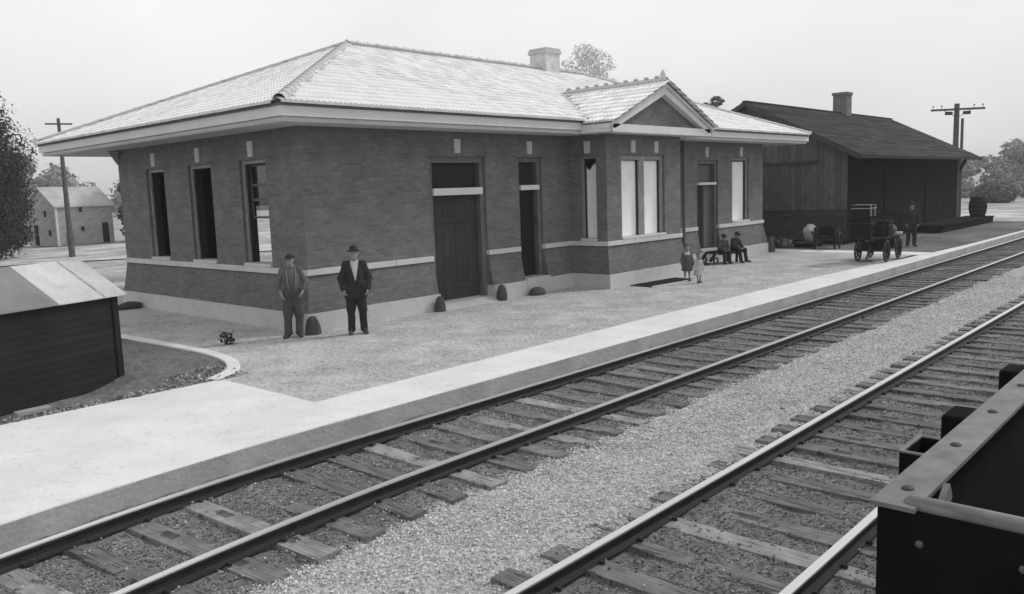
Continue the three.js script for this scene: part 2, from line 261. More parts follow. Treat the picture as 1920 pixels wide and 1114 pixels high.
// ------------------------------------------------------------------ ballast between and under the tracks
const ballastH = (x, z) => { const b = z - bend(x); let h = -.28; h += .085 * (fbm(x * 1.7, z * 1.7, 0, 3, 15) - .5) + .045 * (fbm(x * 11, z * 11, 0, 3, 16) - .5); if (b > 8.75 && b < 9.85) h += .012; if (b < 6.25) h += .03 * (6.25 - b) / .2; return h; };
{
  const xs = [-11]; while (xs[xs.length - 1] < 14) xs.push(xs[xs.length - 1] + .055); let st = .06; while (xs[xs.length - 1] < 500) { st *= 1.035; xs.push(xs[xs.length - 1] + st); } xs.unshift(-40, -25, -16, -13);
  const zs = [6.0]; while (zs[zs.length - 1] < 14) zs.push(zs[zs.length - 1] + .055); st = .06; while (zs[zs.length - 1] < 70) { st *= 1.1; zs.push(zs[zs.length - 1] + st); }
  const pos = [], col = [], uv = [], idx = [], nx = xs.length;
  zs.forEach((z0, j) => xs.forEach((x, i) => {
    const b = z0, z = z0 + bend(x) * clamp((14 - z0) / 3, 0, 1); pos.push(x, ballastH(x, z), z); uv.push(x, z);
    const w = .25 * (fbm(x * 2, z * 2, 0, 4, 17) - .5);
    const lightMid = sstep(8.30, 8.75, b + w) * (1 - sstep(10.0, 10.4, b + w));
    const mid = sstep(12.2, 12.9, b + w);
    let v = .33 + (.72 - .33) * lightMid + .12 * mid; if (b < 6.35) v = .3; v *= .75 + .5 * fbm(x * 3, z * 3, 0, 4, 18); col.push(v, v, v);
  }));
  for (let j = 0; j < zs.length - 1; j++) for (let i = 0; i < nx - 1; i++) { const a = j * nx + i; idx.push(a, a + nx, a + 1, a + 1, a + nx, a + nx + 1); }
  const g = new THREE.BufferGeometry(); g.setAttribute('position', new THREE.Float32BufferAttribute(pos, 3)); g.setAttribute('uv', new THREE.Float32BufferAttribute(uv, 2)); g.setAttribute('color', new THREE.Float32BufferAttribute(col, 3)); g.setIndex(idx); g.computeVertexNormals();
  struct('ballast', g, M.ballast);
  // loose stones on it
  const N = 210000, r = rng(77), sg = new THREE.IcosahedronGeometry(1, 0); const p = sg.attributes.position; const cache = {};
  for (let i = 0; i < p.count; i++) { const k = [p.getX(i), p.getY(i), p.getZ(i)].map(v => v.toFixed(3)).join(); const s = cache[k] = cache[k] || .7 + .6 * r(); p.setXYZ(i, p.getX(i) * s, p.getY(i) * s * .7, p.getZ(i) * s); } sg.computeVertexNormals();
  const im = new THREE.InstancedMesh(sg, M.stone, N), m4 = new THREE.Matrix4(), q = new THREE.Quaternion(), e = new THREE.Euler();
  let k = 0; while (k < N) {
    const x = -9 + 27 * r() ** 1.7, zz = 6.15 + 6.9 * r(), z = zz + bend(x) * clamp((14 - zz) / 3, 0, 1);
    if ([6.485, 7.975, 10.455, 11.945].some(q => Math.abs(q - zz) < .09)) continue;
    const dark = zz < 8.45 + .2 * r() || zz > 10.1 + .2 * r(); if (dark && r() < .35) continue;
    const d = Math.hypot(x - CAM.x, z - CAM.z), s = (.0065 + .0095 * r() * r()) * (1 + d * .015); e.set(r() * 6, r() * 6, r() * 6); q.setFromEuler(e);
    m4.compose(V(x, ballastH(x, z) + s * .25, z), q, V(s, s, s)); im.setMatrixAt(k, m4); const c = dark ? .10 + .20 * r() + (r() < .04 ? .25 : 0) : .33 + .47 * r(); im.setColorAt(k, grey(c)); k++;
  }
  im.name = 'ballast_stones'; im.userData = { kind: 'stuff', label: 'loose gravel stones lying between and beside the rails', category: 'gravel' }; im.castShadow = im.receiveShadow = true; scene.add(im);
}

// ------------------------------------------------------------------ railway tracks
function railGeo(z, top, x0, x1, straight) {           // head, web and foot swept along the track
  const prof = [[-.034, 0], [.034, 0], [.036, -.012], [.034, -.034], [.011, -.044], [.009, -.105], [.025, -.118], [.058, -.125], [.058, -.134], [-.058, -.134], [-.058, -.125], [-.025, -.118], [-.009, -.105], [-.011, -.044], [-.034, -.034], [-.036, -.012]];
  const xs = []; for (let x = x0; x < -2; x += .25) xs.push(x); for (let x = -2; x < 30; x += 4) xs.push(x); for (let x = 30; x <= x1; x += 30) xs.push(x);
  const n = prof.length, head = { p: [], i: [] }, web = { p: [], i: [] };
  const put = (o, segs) => { for (const [a, b] of segs) xs.forEach((x, k) => { const s = straight ? 0 : bend(x); const base = o.p.length / 3; o.p.push(x, top + prof[a][1], z + s + prof[a][0], x, top + prof[b][1], z + s + prof[b][0]); if (k < xs.length - 1) o.i.push(base, base + 1, base + 2, base + 1, base + 3, base + 2); }); };
  put(head, [[0, 1], [1, 2], [15, 0]]); put(web, [...Array(n - 4).keys()].map(k => [k + 2, k + 3]).concat([[14, 15]]));
  return [head, web].map(o => { const g = new THREE.BufferGeometry(); g.setAttribute('position', new THREE.Float32BufferAttribute(o.p, 3)); g.setIndex(o.i); g.computeVertexNormals(); return boxUV(g); });
}
const tieShapes = [0, 1, 2, 3, 4].map(i => { const r = rng(300 + i), g = new RoundedBoxGeometry(.245 + .03 * (i % 3 - 1) * .6, .16, 2.5, 1, .012), p = g.attributes.position; for (let k = 0; k < p.count; k++) { const z = p.getZ(k); p.setX(k, p.getX(k) + .012 * Math.sin(z * 3 + i * 2) + .006 * (r() - .5)); p.setY(k, p.getY(k) + .006 * (r() - .5)); } g.computeVertexNormals(); const q = boxUV(g); const uv = q.attributes.uv; for (let k = 0; k < uv.count; k++) uv.setXY(k, uv.getX(k) + i * .37, uv.getY(k) + i * .19); return q; });
function track(z0, x0, xEnd, label, phase, light, straight, tieZ) {
  const t = thing('railway_track', label, 'railway track', 0, 0, 0);
  const r = rng(900 + Math.round(z0 * 10));
  for (const z of [z0, z0 + 1.49]) { const [h, w] = railGeo(z, -.12, x0, 480, straight); const b = mesh('rail', w, M.rail, t); mesh('rail_head', h, M.railTop, b); }
  let n = 0; for (let x = phase; x < xEnd; x += .545 + .05 * (r() - .5), n++) {
    const s = straight ? 0 : bend(x), slope = straight || x > -4 ? 0 : Math.atan(.042 * (x + 4));
    const li = light.includes(n); const o = mesh('tie', tieShapes[Math.floor(r() * 5)], li ? M.tieLight : M.ties[Math.floor(r() * 6)], t);
    o.position.set(x, -.335 + .012 * (r() - .5), z0 + tieZ + s + .07 * (r() - .5)); o.rotation.y = -slope + .02 * (r() - .5); o.rotation.x = .004 * (r() - .5); 
  }
  // spikes and plates at the nearer ties
  const sp = []; for (let x = phase; x < 10; x += .545) for (const z of [z0, z0 + 1.49]) for (const s of [-1, 1]) sp.push(rbx(.03, .03, .05, x + .03 * s, -.238, z + (straight ? 0 : bend(x)) + s * .075, .006));
  const o = mesh('rail_spikes', sp, M.rail, t); o.userData.kind = 'stuff';
}
track(6.485, -12.5, 66, 'bright-railed track running right beside the platform kerb', -8.55, [2, 5, 9, 12, 14], false, .87);
track(10.455, -12.5, 66, 'second track between the light gravel and the dark railway wagon', -8.3, [9, 13], true, .80);

{
  const r = rng(515), near = []; scene.children.filter(o => o.name.startsWith('railway_track')).forEach(t => t.children.filter(c => c.name === 'tie' && c.position.x < 16).forEach(c => near.push(c.position)));
  const N = 5200, im = new THREE.InstancedMesh(new THREE.DodecahedronGeometry(1, 0), M.stone, N), m4 = new THREE.Matrix4(), q = new THREE.Quaternion();
  for (let i = 0; i < N; i++) { const p = near[Math.floor(r() * near.length)], e = r() < .7, s = .006 + .011 * r() * r(), dz = e ? (r() < .5 ? -1 : 1) * (.6 + .62 * r()) : (r() - .5) * 1.2, sx = (r() < .5 ? -1 : 1) * (.118 - .11 * r() * r()); q.setFromEuler(new THREE.Euler(r() * 6, r() * 6, r() * 6)); m4.compose(V(p.x + sx, p.y + .082 + s * .35, p.z + dz), q, V(s * 1.2, s * .8, s)); im.setMatrixAt(i, m4); im.setColorAt(i, grey(.12 + .4 * r())); }
  im.name = 'tie_gravel'; im.userData = { kind: 'stuff', label: 'loose gravel scattered on top of the wooden ties', category: 'gravel' }; im.castShadow = im.receiveShadow = true; scene.add(im);
}
// ------------------------------------------------------------------ the brick station
const station = thing('station_building', 'long one-storey brick station with pale tiled hip roof, deep eaves and a gabled bay', 'station building');
const SB = station;
const Y0 = .37, YB = 1.12, YT = 1.25, YW = 4.12, TH = .32;
// local wall frame: u along the wall, +z outwards
function wallFrame(o) { return { front: { x: 0, z: 0, ry: 0 }, left: { x: 0, z: 0, ry: -Math.PI / 2 } }[o]; }
function brickWall(parent, len, holes, y0 = YT, y1 = YW) {   // every opening starts at the wall's foot: a notch in its outline
  const p = [[0, y0]]; for (const [a, b, , d] of [...holes].sort((m, n) => m[0] - n[0])) p.push([a, y0], [a, d], [b, d], [b, y0]); p.push([len, y0], [len, y1], [0, y1]);
  const g = new THREE.ExtrudeGeometry(new THREE.Shape(p.map(q => new THREE.Vector2(...q))), { depth: TH, bevelEnabled: false }); g.translate(0, 0, -TH); return mesh('wall', boxUV(g), M.brick, parent);
}
function wainscot(parent, a, b, la, lb) {               // battered lower wall from u=a to b; la/lb: outward spread of its ends at the base
  const o = .15, q = .20, ai = la ? a + TH : a, bi = lb ? b - TH : b;   // mitred where two walls meet
  mesh('lower_wall', hexa([[ai, Y0, -TH], [a - la, Y0, o], [b + lb, Y0, o], [bi, Y0, -TH], [ai, YB, -TH], [a, YB, 0], [b, YB, 0], [bi, YB, -TH]]), M.brickLow, parent);
  const e = la ? q : 0, f = lb ? q : 0; mesh('plinth', hexa([[ai, -.05, -TH], [a - (la ? q + .03 : 0), -.05, q + .03], [b + (lb ? q + .03 : 0), -.05, q + .03], [bi, -.05, -TH], [ai, Y0 - .002, -TH], [a - e, Y0 - .002, q], [b + f, Y0 - .002, q], [bi, Y0 - .002, -TH]]), M.plinth, parent);
  const n = Math.max(1, Math.round((b - a) / 1.25)); const r = rng(Math.round(a * 77 + b * 13));
  for (let i = 0; i < n; i++) { const u0 = a + (b - a) * i / n - (i === 0 && la ? .05 : 0), u1 = a + (b - a) * (i + 1) / n + (i === n - 1 && lb ? .05 : 0); mesh('belt_stone', rbx(u1 - u0 - .008, YT - YB - .004, TH + .05 - .01, (u0 + u1) / 2, (YB + YT) / 2, (.05 - TH) / 2 + .002 * r(), .01), M.belt, parent); }
}
function keystone(parent, u, y = 3.62) { mesh('keystone', hexa([[u - .085, y, -.05], [u - .085, y, .035], [u + .085, y, .035], [u + .085, y, -.05], [u - .105, y + .33, -.05], [u - .105, y + .33, .035], [u + .105, y + .33, .035], [u + .105, y + .33, -.05]]), M.belt, parent); }
// casing in an opening a..b, y0..y1: brick reveal .07, wooden casing, deep jamb
function casing(name, parent, a, b, y0, y1, o = {}) {
  const w = o.w || .11, p = part(name, parent), f = -.07, d = TH - .03;
  const m = o.jamb === 'dark' ? f - .045 : -d;
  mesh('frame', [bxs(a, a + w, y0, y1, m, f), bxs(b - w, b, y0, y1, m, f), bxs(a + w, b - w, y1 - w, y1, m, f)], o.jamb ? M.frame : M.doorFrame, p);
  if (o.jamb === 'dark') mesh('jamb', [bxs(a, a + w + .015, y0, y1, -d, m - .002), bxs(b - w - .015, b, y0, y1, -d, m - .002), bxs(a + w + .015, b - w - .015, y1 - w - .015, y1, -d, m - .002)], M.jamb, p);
  return p;
}
function sashWindow(parent, a, b, y0, y1, o = {}) {
  const p = casing('window', parent, a, b, y0, y1, { jamb: 'dark', w: .08, ...o }), w = o.w || .08; a += w; b -= w; y1 -= w;
  if (o.sill !== false) mesh('sill', rbx(b - a + 2 * w, .07, TH + .05, (a + b) / 2, y0 + .035, (.06 - TH) / 2, .01), M.belt, p);
  const ym = o.ym || (y0 + y1) / 2 + .1, z = -.20, t = .05, rails = [];
  rails.push(bxs(a, a + t, ym, y1, z - .03, z), bxs(b - t, b, ym, y1, z - .03, z), bxs(a + t, b - t, y1 - t, y1, z - .03, z), bxs(a + t, b - t, ym, ym + t, z - .03, z));
  for (const y of o.bars || []) rails.push(bxs(a + t, b - t, y, y + .06, z - .03, z));
  if (o.upper !== false) mesh('upper_sash', rails, M.sash, p);
  if (o.glass) mesh('pane', bx(b - a - 2 * t, y1 - ym - 2 * t, .006, (a + b) / 2, (ym + y1) / 2, z - .015), M.glass, p);
  if (o.lower) mesh('lower_sash', [bxs(a, a + t, y0 + .07, ym, z - .07, z - .035), bxs(b - t, b, y0 + .07, ym, z - .07, z - .035), bxs(a + t, b - t, y0 + .07, y0 + .07 + t, z - .07, z - .035)], M.sash, p);
  if (o.shade) { const n = 14, top = o.shade, s = new THREE.Shape(); s.moveTo(a + .005, y0 + .075); s.lineTo(b - .005, y0 + .075); for (let i = n; i >= 0; i--) s.lineTo(a + .005 + (b - a - .01) * i / n, top - (o.torn ? .10 * Math.abs(Math.sin(i * 1.7)) + .08 * Math.sin(i * .5) : 0)); const g = new THREE.ExtrudeGeometry(s, { depth: .012, bevelEnabled: false }); g.translate(0, 0, o.shadeZ || -.262); const m = mesh('window_shade', plain(g), o.shadeMat || M.shade, p); if (o.torn) m.userData.label = 'window shade with a torn ragged top'; }
  return p;
}
// front wall (z = 0), left of the bay and right of it
const FR = part('front_wall', SB);
const front = FR;
{
  const doors = [[3.42, 5.27, .13, 3.54], [6.47, 7.42, .42, 3.54], [15.55, 17.0, .45, 3.5]], win = [18.05, 19.35, YT, 3.58];
  const f1 = brickWall(SB, 8.63, [doors[0], doors[1]]); f1.name = 'wall';
  const g2 = part('wall_section', SB, 12.39, 0, 0); const sh = ([a, b, c, d]) => [a - 12.39, b - 12.39, c, d];
  brickWall(g2, 8.11, [sh(doors[2]), sh(win)]);
  wainscot(SB, 0, 3.42, .15, 0); wainscot(SB, 5.27, 6.47, 0, 0); wainscot(SB, 7.42, 8.63, 0, 0);
  wainscot(SB, 12.39, 15.55, 0, 0); wainscot(SB, 17.0, 20.5, 0, .15);
  // door thresholds
  mesh('threshold', hexa([[3.42, -.05, -TH], [3.42, -.05, .5], [5.27, -.05, .5], [5.27, -.05, -TH], [3.42, .13, -TH], [3.42, .10, .12], [5.27, .10, .12], [5.27, .13, -TH]]), M.plinth, SB);
  mesh('threshold', bxs(6.47, 7.42, -.05, .42, -TH, .22), M.plinth, SB); mesh('threshold', bxs(15.55, 17, -.05, .45, -TH, .22), M.plinth, SB);
  keystone(SB, 4.33); keystone(SB, 6.93); keystone(SB, 16.2, 3.6); keystone(SB, 18.7, 3.64);
  // wide baggage door: transom window, pale transom bar, plank leaf
  let p = casing('baggage_door', SB, 3.42, 5.27, .13, 3.54, { w: .14 });
  mesh('transom_bar', rbx(1.62, .17, .14, 4.345, 2.72, -.06, .012), M.white, p);
  for (let i = 0; i < 8; i++) mesh('plank', rbx(.194, 2.5, .04, 3.66 + i * .196, .13 + 1.25, -.22 - .004 * (i % 2), .008), M.door, p);
  mesh('door_batten', [bxs(3.57, 5.12, 2.0, 2.12, -.2, -.18), bxs(3.57, 5.12, .4, .52, -.2, -.18)], M.door, p);
  mesh('transom_panel', bx(1.55, .62, .03, 4.345, 3.11, -.24), M.jamb, p);
  // passenger door
  p = casing('passenger_door', SB, 6.47, 7.42, .42, 3.54, { w: .12 });
  mesh('transom_bar', rbx(.73, .13, .14, 6.945, 2.76, -.06, .012), M.white, p);
  mesh('door_leaf', [bxs(6.59, 7.30, .42, 2.7, -.25, -.22), bxs(6.62, 6.7, .5, 2.6, -.22, -.2), bxs(7.19, 7.27, .5, 2.6, -.22, -.2), bxs(6.7, 7.19, 1.3, 1.4, -.22, -.2)], M.dark, p);
  mesh('transom_panel', bx(.71, .6, .03, 6.945, 3.12, -.24), M.jamb, p);
  // double door right of the bay
  p = casing('double_door', SB, 15.55, 17.0, .45, 3.5, { w: .12 });
  mesh('transom_bar', rbx(1.22, .09, .14, 16.27, 2.70, -.05, .012), M.white, p);
  for (const s of [-1, 1]) mesh('door_leaf', [bx(.585, 2.2, .04, 16.27 + s * .3, 1.55, -.22), bx(.09, 2.1, .03, 16.27 + s * .53, 1.55, -.195), bx(.09, 2.1, .03, 16.27 + s * .08, 1.55, -.195)], s < 0 ? M.jamb : M.sash, p);
  mesh('transom_panel', bx(1.2, .62, .03, 16.27, 3.06, -.24), M.sash, p);
  sashWindow(SB, 18.05, 19.35, YT, 3.58, { shade: 3.46, shadeZ: -.2, upper: false });
}
// left end wall (x = 0)
{
  const L = part('end_wall', SB, 0, 0, 0, -Math.PI / 2); // local x = world z
  const wins = [[-2.36, -1.29], [-4.71, -3.62], [-6.96, -5.97]];
  // shift so that local u runs 0..8.6
  const q = part('end_wall', SB, 0, 0, -8.6, -Math.PI / 2); SB.remove(L);
  const u = z => z + 8.6;
  brickWall(q, 8.6 - TH, wins.map(([a, b]) => [u(a), u(b), YT, 3.54]));
  wainscot(q, 0, 8.6, .0, .15);
  wins.forEach(([a, b], i) => { keystone(q, u((a + b) / 2), 3.6); });
  // windows are parts of the building itself
  wins.forEach(([a, b], i) => { const h = sashWindow(SB, u(a), u(b), YT, 3.54, i === 0 ? { glass: true, ym: 2.28, bars: [2.66, 2.98] } : { upper: false, ym: 2.3 }); h.position.set(0, 0, -8.6); h.rotation.y = -Math.PI / 2; });
  mesh('eave_bracket', hexa([[-.02, 3.75, -8.62], [-.02, 3.75, -8.5], [.1, 3.75, -8.5], [.1, 3.75, -8.62], [-.12, YW, -8.9], [-.12, YW, -8.3], [.1, YW, -8.3], [.1, YW, -8.9]]), M.fasciaD, SB);
}
// right end wall and back wall
{
  const q = part('end_wall', SB, 20.5, 0, -TH, Math.PI / 2); brickWall(q, 8.6 - TH, [], YT, YW); wainscot(q, 0, 8.6 - TH, 0, 0);
  const b = part('rear_wall', SB, 20.5, 0, -8.6, Math.PI); brickWall(b, 20.5 - .001, [[15.9, 17.1, .14, 2.5], [12, 13.2, YT, 3.5], [7, 8.2, YT, 3.5]]);
  wainscot(b, 0, 15.9, 0, 0); wainscot(b, 17.1, 20.5, 0, 0);
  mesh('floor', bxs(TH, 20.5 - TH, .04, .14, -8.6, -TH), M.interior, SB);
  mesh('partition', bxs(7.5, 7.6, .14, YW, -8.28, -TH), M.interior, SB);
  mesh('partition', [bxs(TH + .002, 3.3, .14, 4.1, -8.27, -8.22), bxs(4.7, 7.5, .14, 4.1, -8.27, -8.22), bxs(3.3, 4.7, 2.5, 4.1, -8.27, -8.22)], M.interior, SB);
}
mesh('downspout', [rod(V(14.52, .1, .1), V(14.52, 4.1, .1), .05, .05, 8), rod(V(14.52, .1, .1), V(14.52, .02, .3), .05, .05, 8)], M.sash, SB);
// bay
{
  const x0 = 8.63, x1 = 12.39, D = 1.236;
  const l = part('bay_side', SB, x0, 0, 0, -Math.PI / 2); brickWall(l, D - TH, [[.36, .90, YT, 3.54]]); wainscot(l, 0, D, 0, .15); keystone(l, .62);
  const w = sashWindow(SB, .36, .90, YT, 3.54, { w: .06, shade: 3.32, torn: true, shadeMat: M.shade, shadeZ: -.2, ym: 2.6, upper: false }); w.position.set(x0, 0, 0); w.rotation.y = -Math.PI / 2;
  const r = part('bay_side', SB, x1, 0, D, Math.PI / 2); brickWall(r, D, []).scale.x = 1; r.children[0].geometry = boxUV(bxs(TH + .001, D, YT, YW, -TH, 0)); wainscot(r, 0, D, .15, 0);
  const f = part('bay_front', SB, x0, 0, D); brickWall(f, x1 - x0, [[.66, 2.88, YT, 3.56]]); wainscot(f, 0, x1 - x0, .15, .15); keystone(f, 1.25); keystone(f, 2.42);
  const a = x0 + .66, b = x0 + 2.88, m = (a + b) / 2;
  for (const [s, e] of [[a, m], [m, b]]) { const h = sashWindow(SB, s, e, YT, 3.56, { w: .13, shade: 3.42, shadeZ: -.19, upper: false }); h.position.z = D; }
}
// ------------------------------------------------------------------ station roof
const EX0 = -1.06, EX1 = 22.4, EZ0 = -11.38, EZ1 = 1.06, EY = 4.43, RZ = -5.16, SL = .397, RY = EY + SL * (EZ1 - RZ), RX0 = EX0 + 6.22, RX1 = EX1 - 6.22;
const roof = mesh('roof', tris([[EX0, EY, EZ1], [EX1, EY, EZ1], [EX1, EY, EZ0], [EX0, EY, EZ0], [RX0, RY, RZ], [RX1, RY, RZ]], [0, 1, 5, 0, 5, 4, 1, 2, 5, 2, 3, 4, 2, 4, 5, 3, 0, 4]), M.deck, SB);
{
  const ring = (y0, y1, ins, t) => [bxs(EX0 + ins, EX1 - ins, y0, y1, EZ1 - ins - t, EZ1 - ins), bxs(EX0 + ins, EX1 - ins, y0, y1, EZ0 + ins, EZ0 + ins + t), bxs(EX0 + ins, EX0 + ins + t, y0, y1, EZ0 + ins + t, EZ1 - ins - t), bxs(EX1 - ins - t, EX1 - ins, y0, y1, EZ0 + ins + t, EZ1 - ins - t)];
  mesh('tile_shadow_strip', ring(4.37, 4.425, .03, .1), M.fasciaD, SB);  // dark board that paints the tile overhang's shadow line under the eave
  mesh('fascia', ring(4.19, 4.37, .05, .06), M.fascia, SB);
  mesh('eave_moulding', ring(4.10, 4.187, .12, .05), M.fascia, SB);
  mesh('soffit', bxs(EX0 + .1, EX1 - .1, YW, YW + .03, EZ0 + .1, EZ1 - .1), M.soffit, SB);
}
// clay tiles: a two-ribbed tile with a raised lower edge
const tileGeo = (() => {
  const w = .24, L = .36, n = 8, pos = [], idx = []; const hgt = u => { const t = (u * 2) % 1; return .006 + .032 * Math.pow(Math.sin(Math.PI * t), .8); };
  for (let i = 0; i <= n; i++) { const u = i / n, h = hgt(Math.min(u, .9999)); pos.push((u - .5) * w, h + .028, 0, (u - .5) * w, h, -L, (u - .5) * w, -.004, 0); }
  for (let i = 0; i < n; i++) { const a = i * 3; idx.push(a, a + 3, a + 1, a + 1, a + 3, a + 4, a, a + 2, a + 3, a + 2, a + 5, a + 3); }
  const g = new THREE.BufferGeometry(); g.setAttribute('position', new THREE.Float32BufferAttribute(pos, 3)); g.setIndex(idx); const q = g.toNonIndexed(); q.computeVertexNormals(); return boxUV(q);
})();
const tiles = [];
function tileField(o, e, s, eLen, sLen, test) {          // o corner, e along the eave, s up the slope
  const nrm = V().crossVectors(e, s).normalize(); if (nrm.y < 0) nrm.negate(); const ex = .33, w = .245, r = rng(Math.round(eLen * 100));
  for (let j = 0; j * ex < sLen; j++) for (let i = 0; i * w < eLen; i++) {
    const p = o.clone().addScaledVector(e, (i + .5 + (j % 2 ? .02 : 0)) * w).addScaledVector(s, j * ex - .05).addScaledVector(nrm, .006 + .004 * r());
    const c = p.clone().addScaledVector(s, .16); if (!test(c)) continue;
    const xa = e.clone(), za = s.clone().negate().addScaledVector(nrm, .012 * (r() - .5)).normalize(); const ya = V().crossVectors(za, xa).normalize(); if (ya.y < 0) { xa.negate(); ya.negate(); }
    tiles.push({ m: new THREE.Matrix4().makeBasis(xa, ya, za).setPosition(p), d: c.distanceTo(CAM), v: r() });
  }
}
const sl = Math.hypot(1, SL), gableX = 10.52, gableZ1 = 1.93, gY0 = 4.36, gY1 = 5.50, gHW = 2.62;
const mainRoofY = z => EY + SL * (EZ1 - z), gabY = x => gY1 - (gY1 - gY0) * Math.abs(x - gableX) / gHW;
tileField(V(EX0, EY, EZ1), V(1, 0, 0), V(0, SL / sl, -1 / sl), EX1 - EX0, 6.22 * sl, c => { const d = EZ1 - c.z; return c.x > EX0 + d - .02 && c.x < EX1 - d + .02 && !(Math.abs(c.x - gableX) < gHW && gabY(c.x) > c.y - .02); });
tileField(V(EX0, EY, EZ0), V(0, 0, 1), V(1 / sl, SL / sl, 0), EZ1 - EZ0, 6.22 * sl, c => { const d = c.x - EX0; return c.z > EZ0 + d - .02 && c.z < EZ1 - d + .02; });
tileField(V(EX1, EY, EZ0), V(0, 0, 1), V(-1 / sl, SL / sl, 0), EZ1 - EZ0, 6.22 * sl, c => { const d = EX1 - c.x; return c.z > EZ0 + d - .02 && c.z < EZ1 - d + .02; });
tileField(V(EX0, EY, EZ0), V(1, 0, 0), V(0, SL / sl, 1 / sl), EX1 - EX0, 6.22 * sl, c => { const d = c.z - EZ0; return c.x > EX0 + d - .02 && c.x < EX1 - d + .02; });
for (const s of [-1, 1]) { const q = V(-s * gHW, gY1 - gY0, 0), L = q.length(); q.normalize(); tileField(V(gableX + s * gHW, gY0, -1.6), V(0, 0, 1), q, gableZ1 + 1.63, L, c => c.y > mainRoofY(c.z) + .0 || c.z > 1.1); }
tiles.sort((a, b) => a.d - b.d);
tiles.slice(0, 300).forEach(t => { const o = mesh('roof_tile', tileGeo, [M.tile, M.tile2, M.tile3][Math.floor(t.v * 3)], roof); o.matrix.copy(t.m); o.matrix.decompose(o.position, o.quaternion, o.scale); });
{
  const rest = tiles.slice(300), im = new THREE.InstancedMesh(tileGeo, M.tile, rest.length); rest.forEach((t, i) => { im.setMatrixAt(i, t.m); im.setColorAt(i, grey(.8 + .26 * t.v)); });
  im.name = 'roof_tiles'; im.userData.kind = 'stuff'; im.castShadow = im.receiveShadow = true; roof.add(im);
}
// hip and ridge tiles
function ridgeRun(a, b, knob, r0 = .115, m = M.ridge) {
  const d = b.clone().sub(a), L = d.length(), n = Math.max(1, Math.round(L / .36)), st = L / n; d.normalize();
  const g = (() => { const pr = [[r0, 0], [r0 * 1.02, .04], [r0 * .92, .06], [r0 * .92, st + .03]].map(p => new THREE.Vector2(p[0], p[1])); const q = new THREE.LatheGeometry(pr, 9, -Math.PI / 2, Math.PI); const parts = [q]; if (knob) { const k = new THREE.SphereGeometry(knob, 8, 6); k.scale(1, 1, .6); k.translate(0, .05, r0 + knob * .2); parts.push(k); } return boxUV(join(parts)); })();
  const z = d.clone().negate(); const up = V(0, 1, 0), x = V().crossVectors(up, d).normalize(), y2 = V().crossVectors(d, x);
  for (let i = 0; i < n; i++) { const o = mesh('ridge_tile', g, m, roof); o.applyMatrix4(new THREE.Matrix4().makeBasis(x, d, y2.clone()).setPosition(a.clone().addScaledVector(d, i * st).addScaledVector(y2, -.03))); if (y2.y < 0) o.scale.z *= -1; }
}
const lift = .05, apexL = V(RX0, RY + lift, RZ), apexR = V(RX1, RY + lift, RZ);
ridgeRun(V(EX0, EY + lift, EZ1), apexL, 0, .12); ridgeRun(V(EX0, EY + lift, EZ0), apexL, 0, .12); ridgeRun(V(EX1, EY + lift, EZ1), apexR, 0, .12); ridgeRun(V(EX1, EY + lift, EZ0), apexR, 0, .12);
ridgeRun(apexL, apexR, .05, .12); ridgeRun(V(gableX, gY1 + lift, -1.5), V(gableX, gY1 + lift, gableZ1), .075, .12);
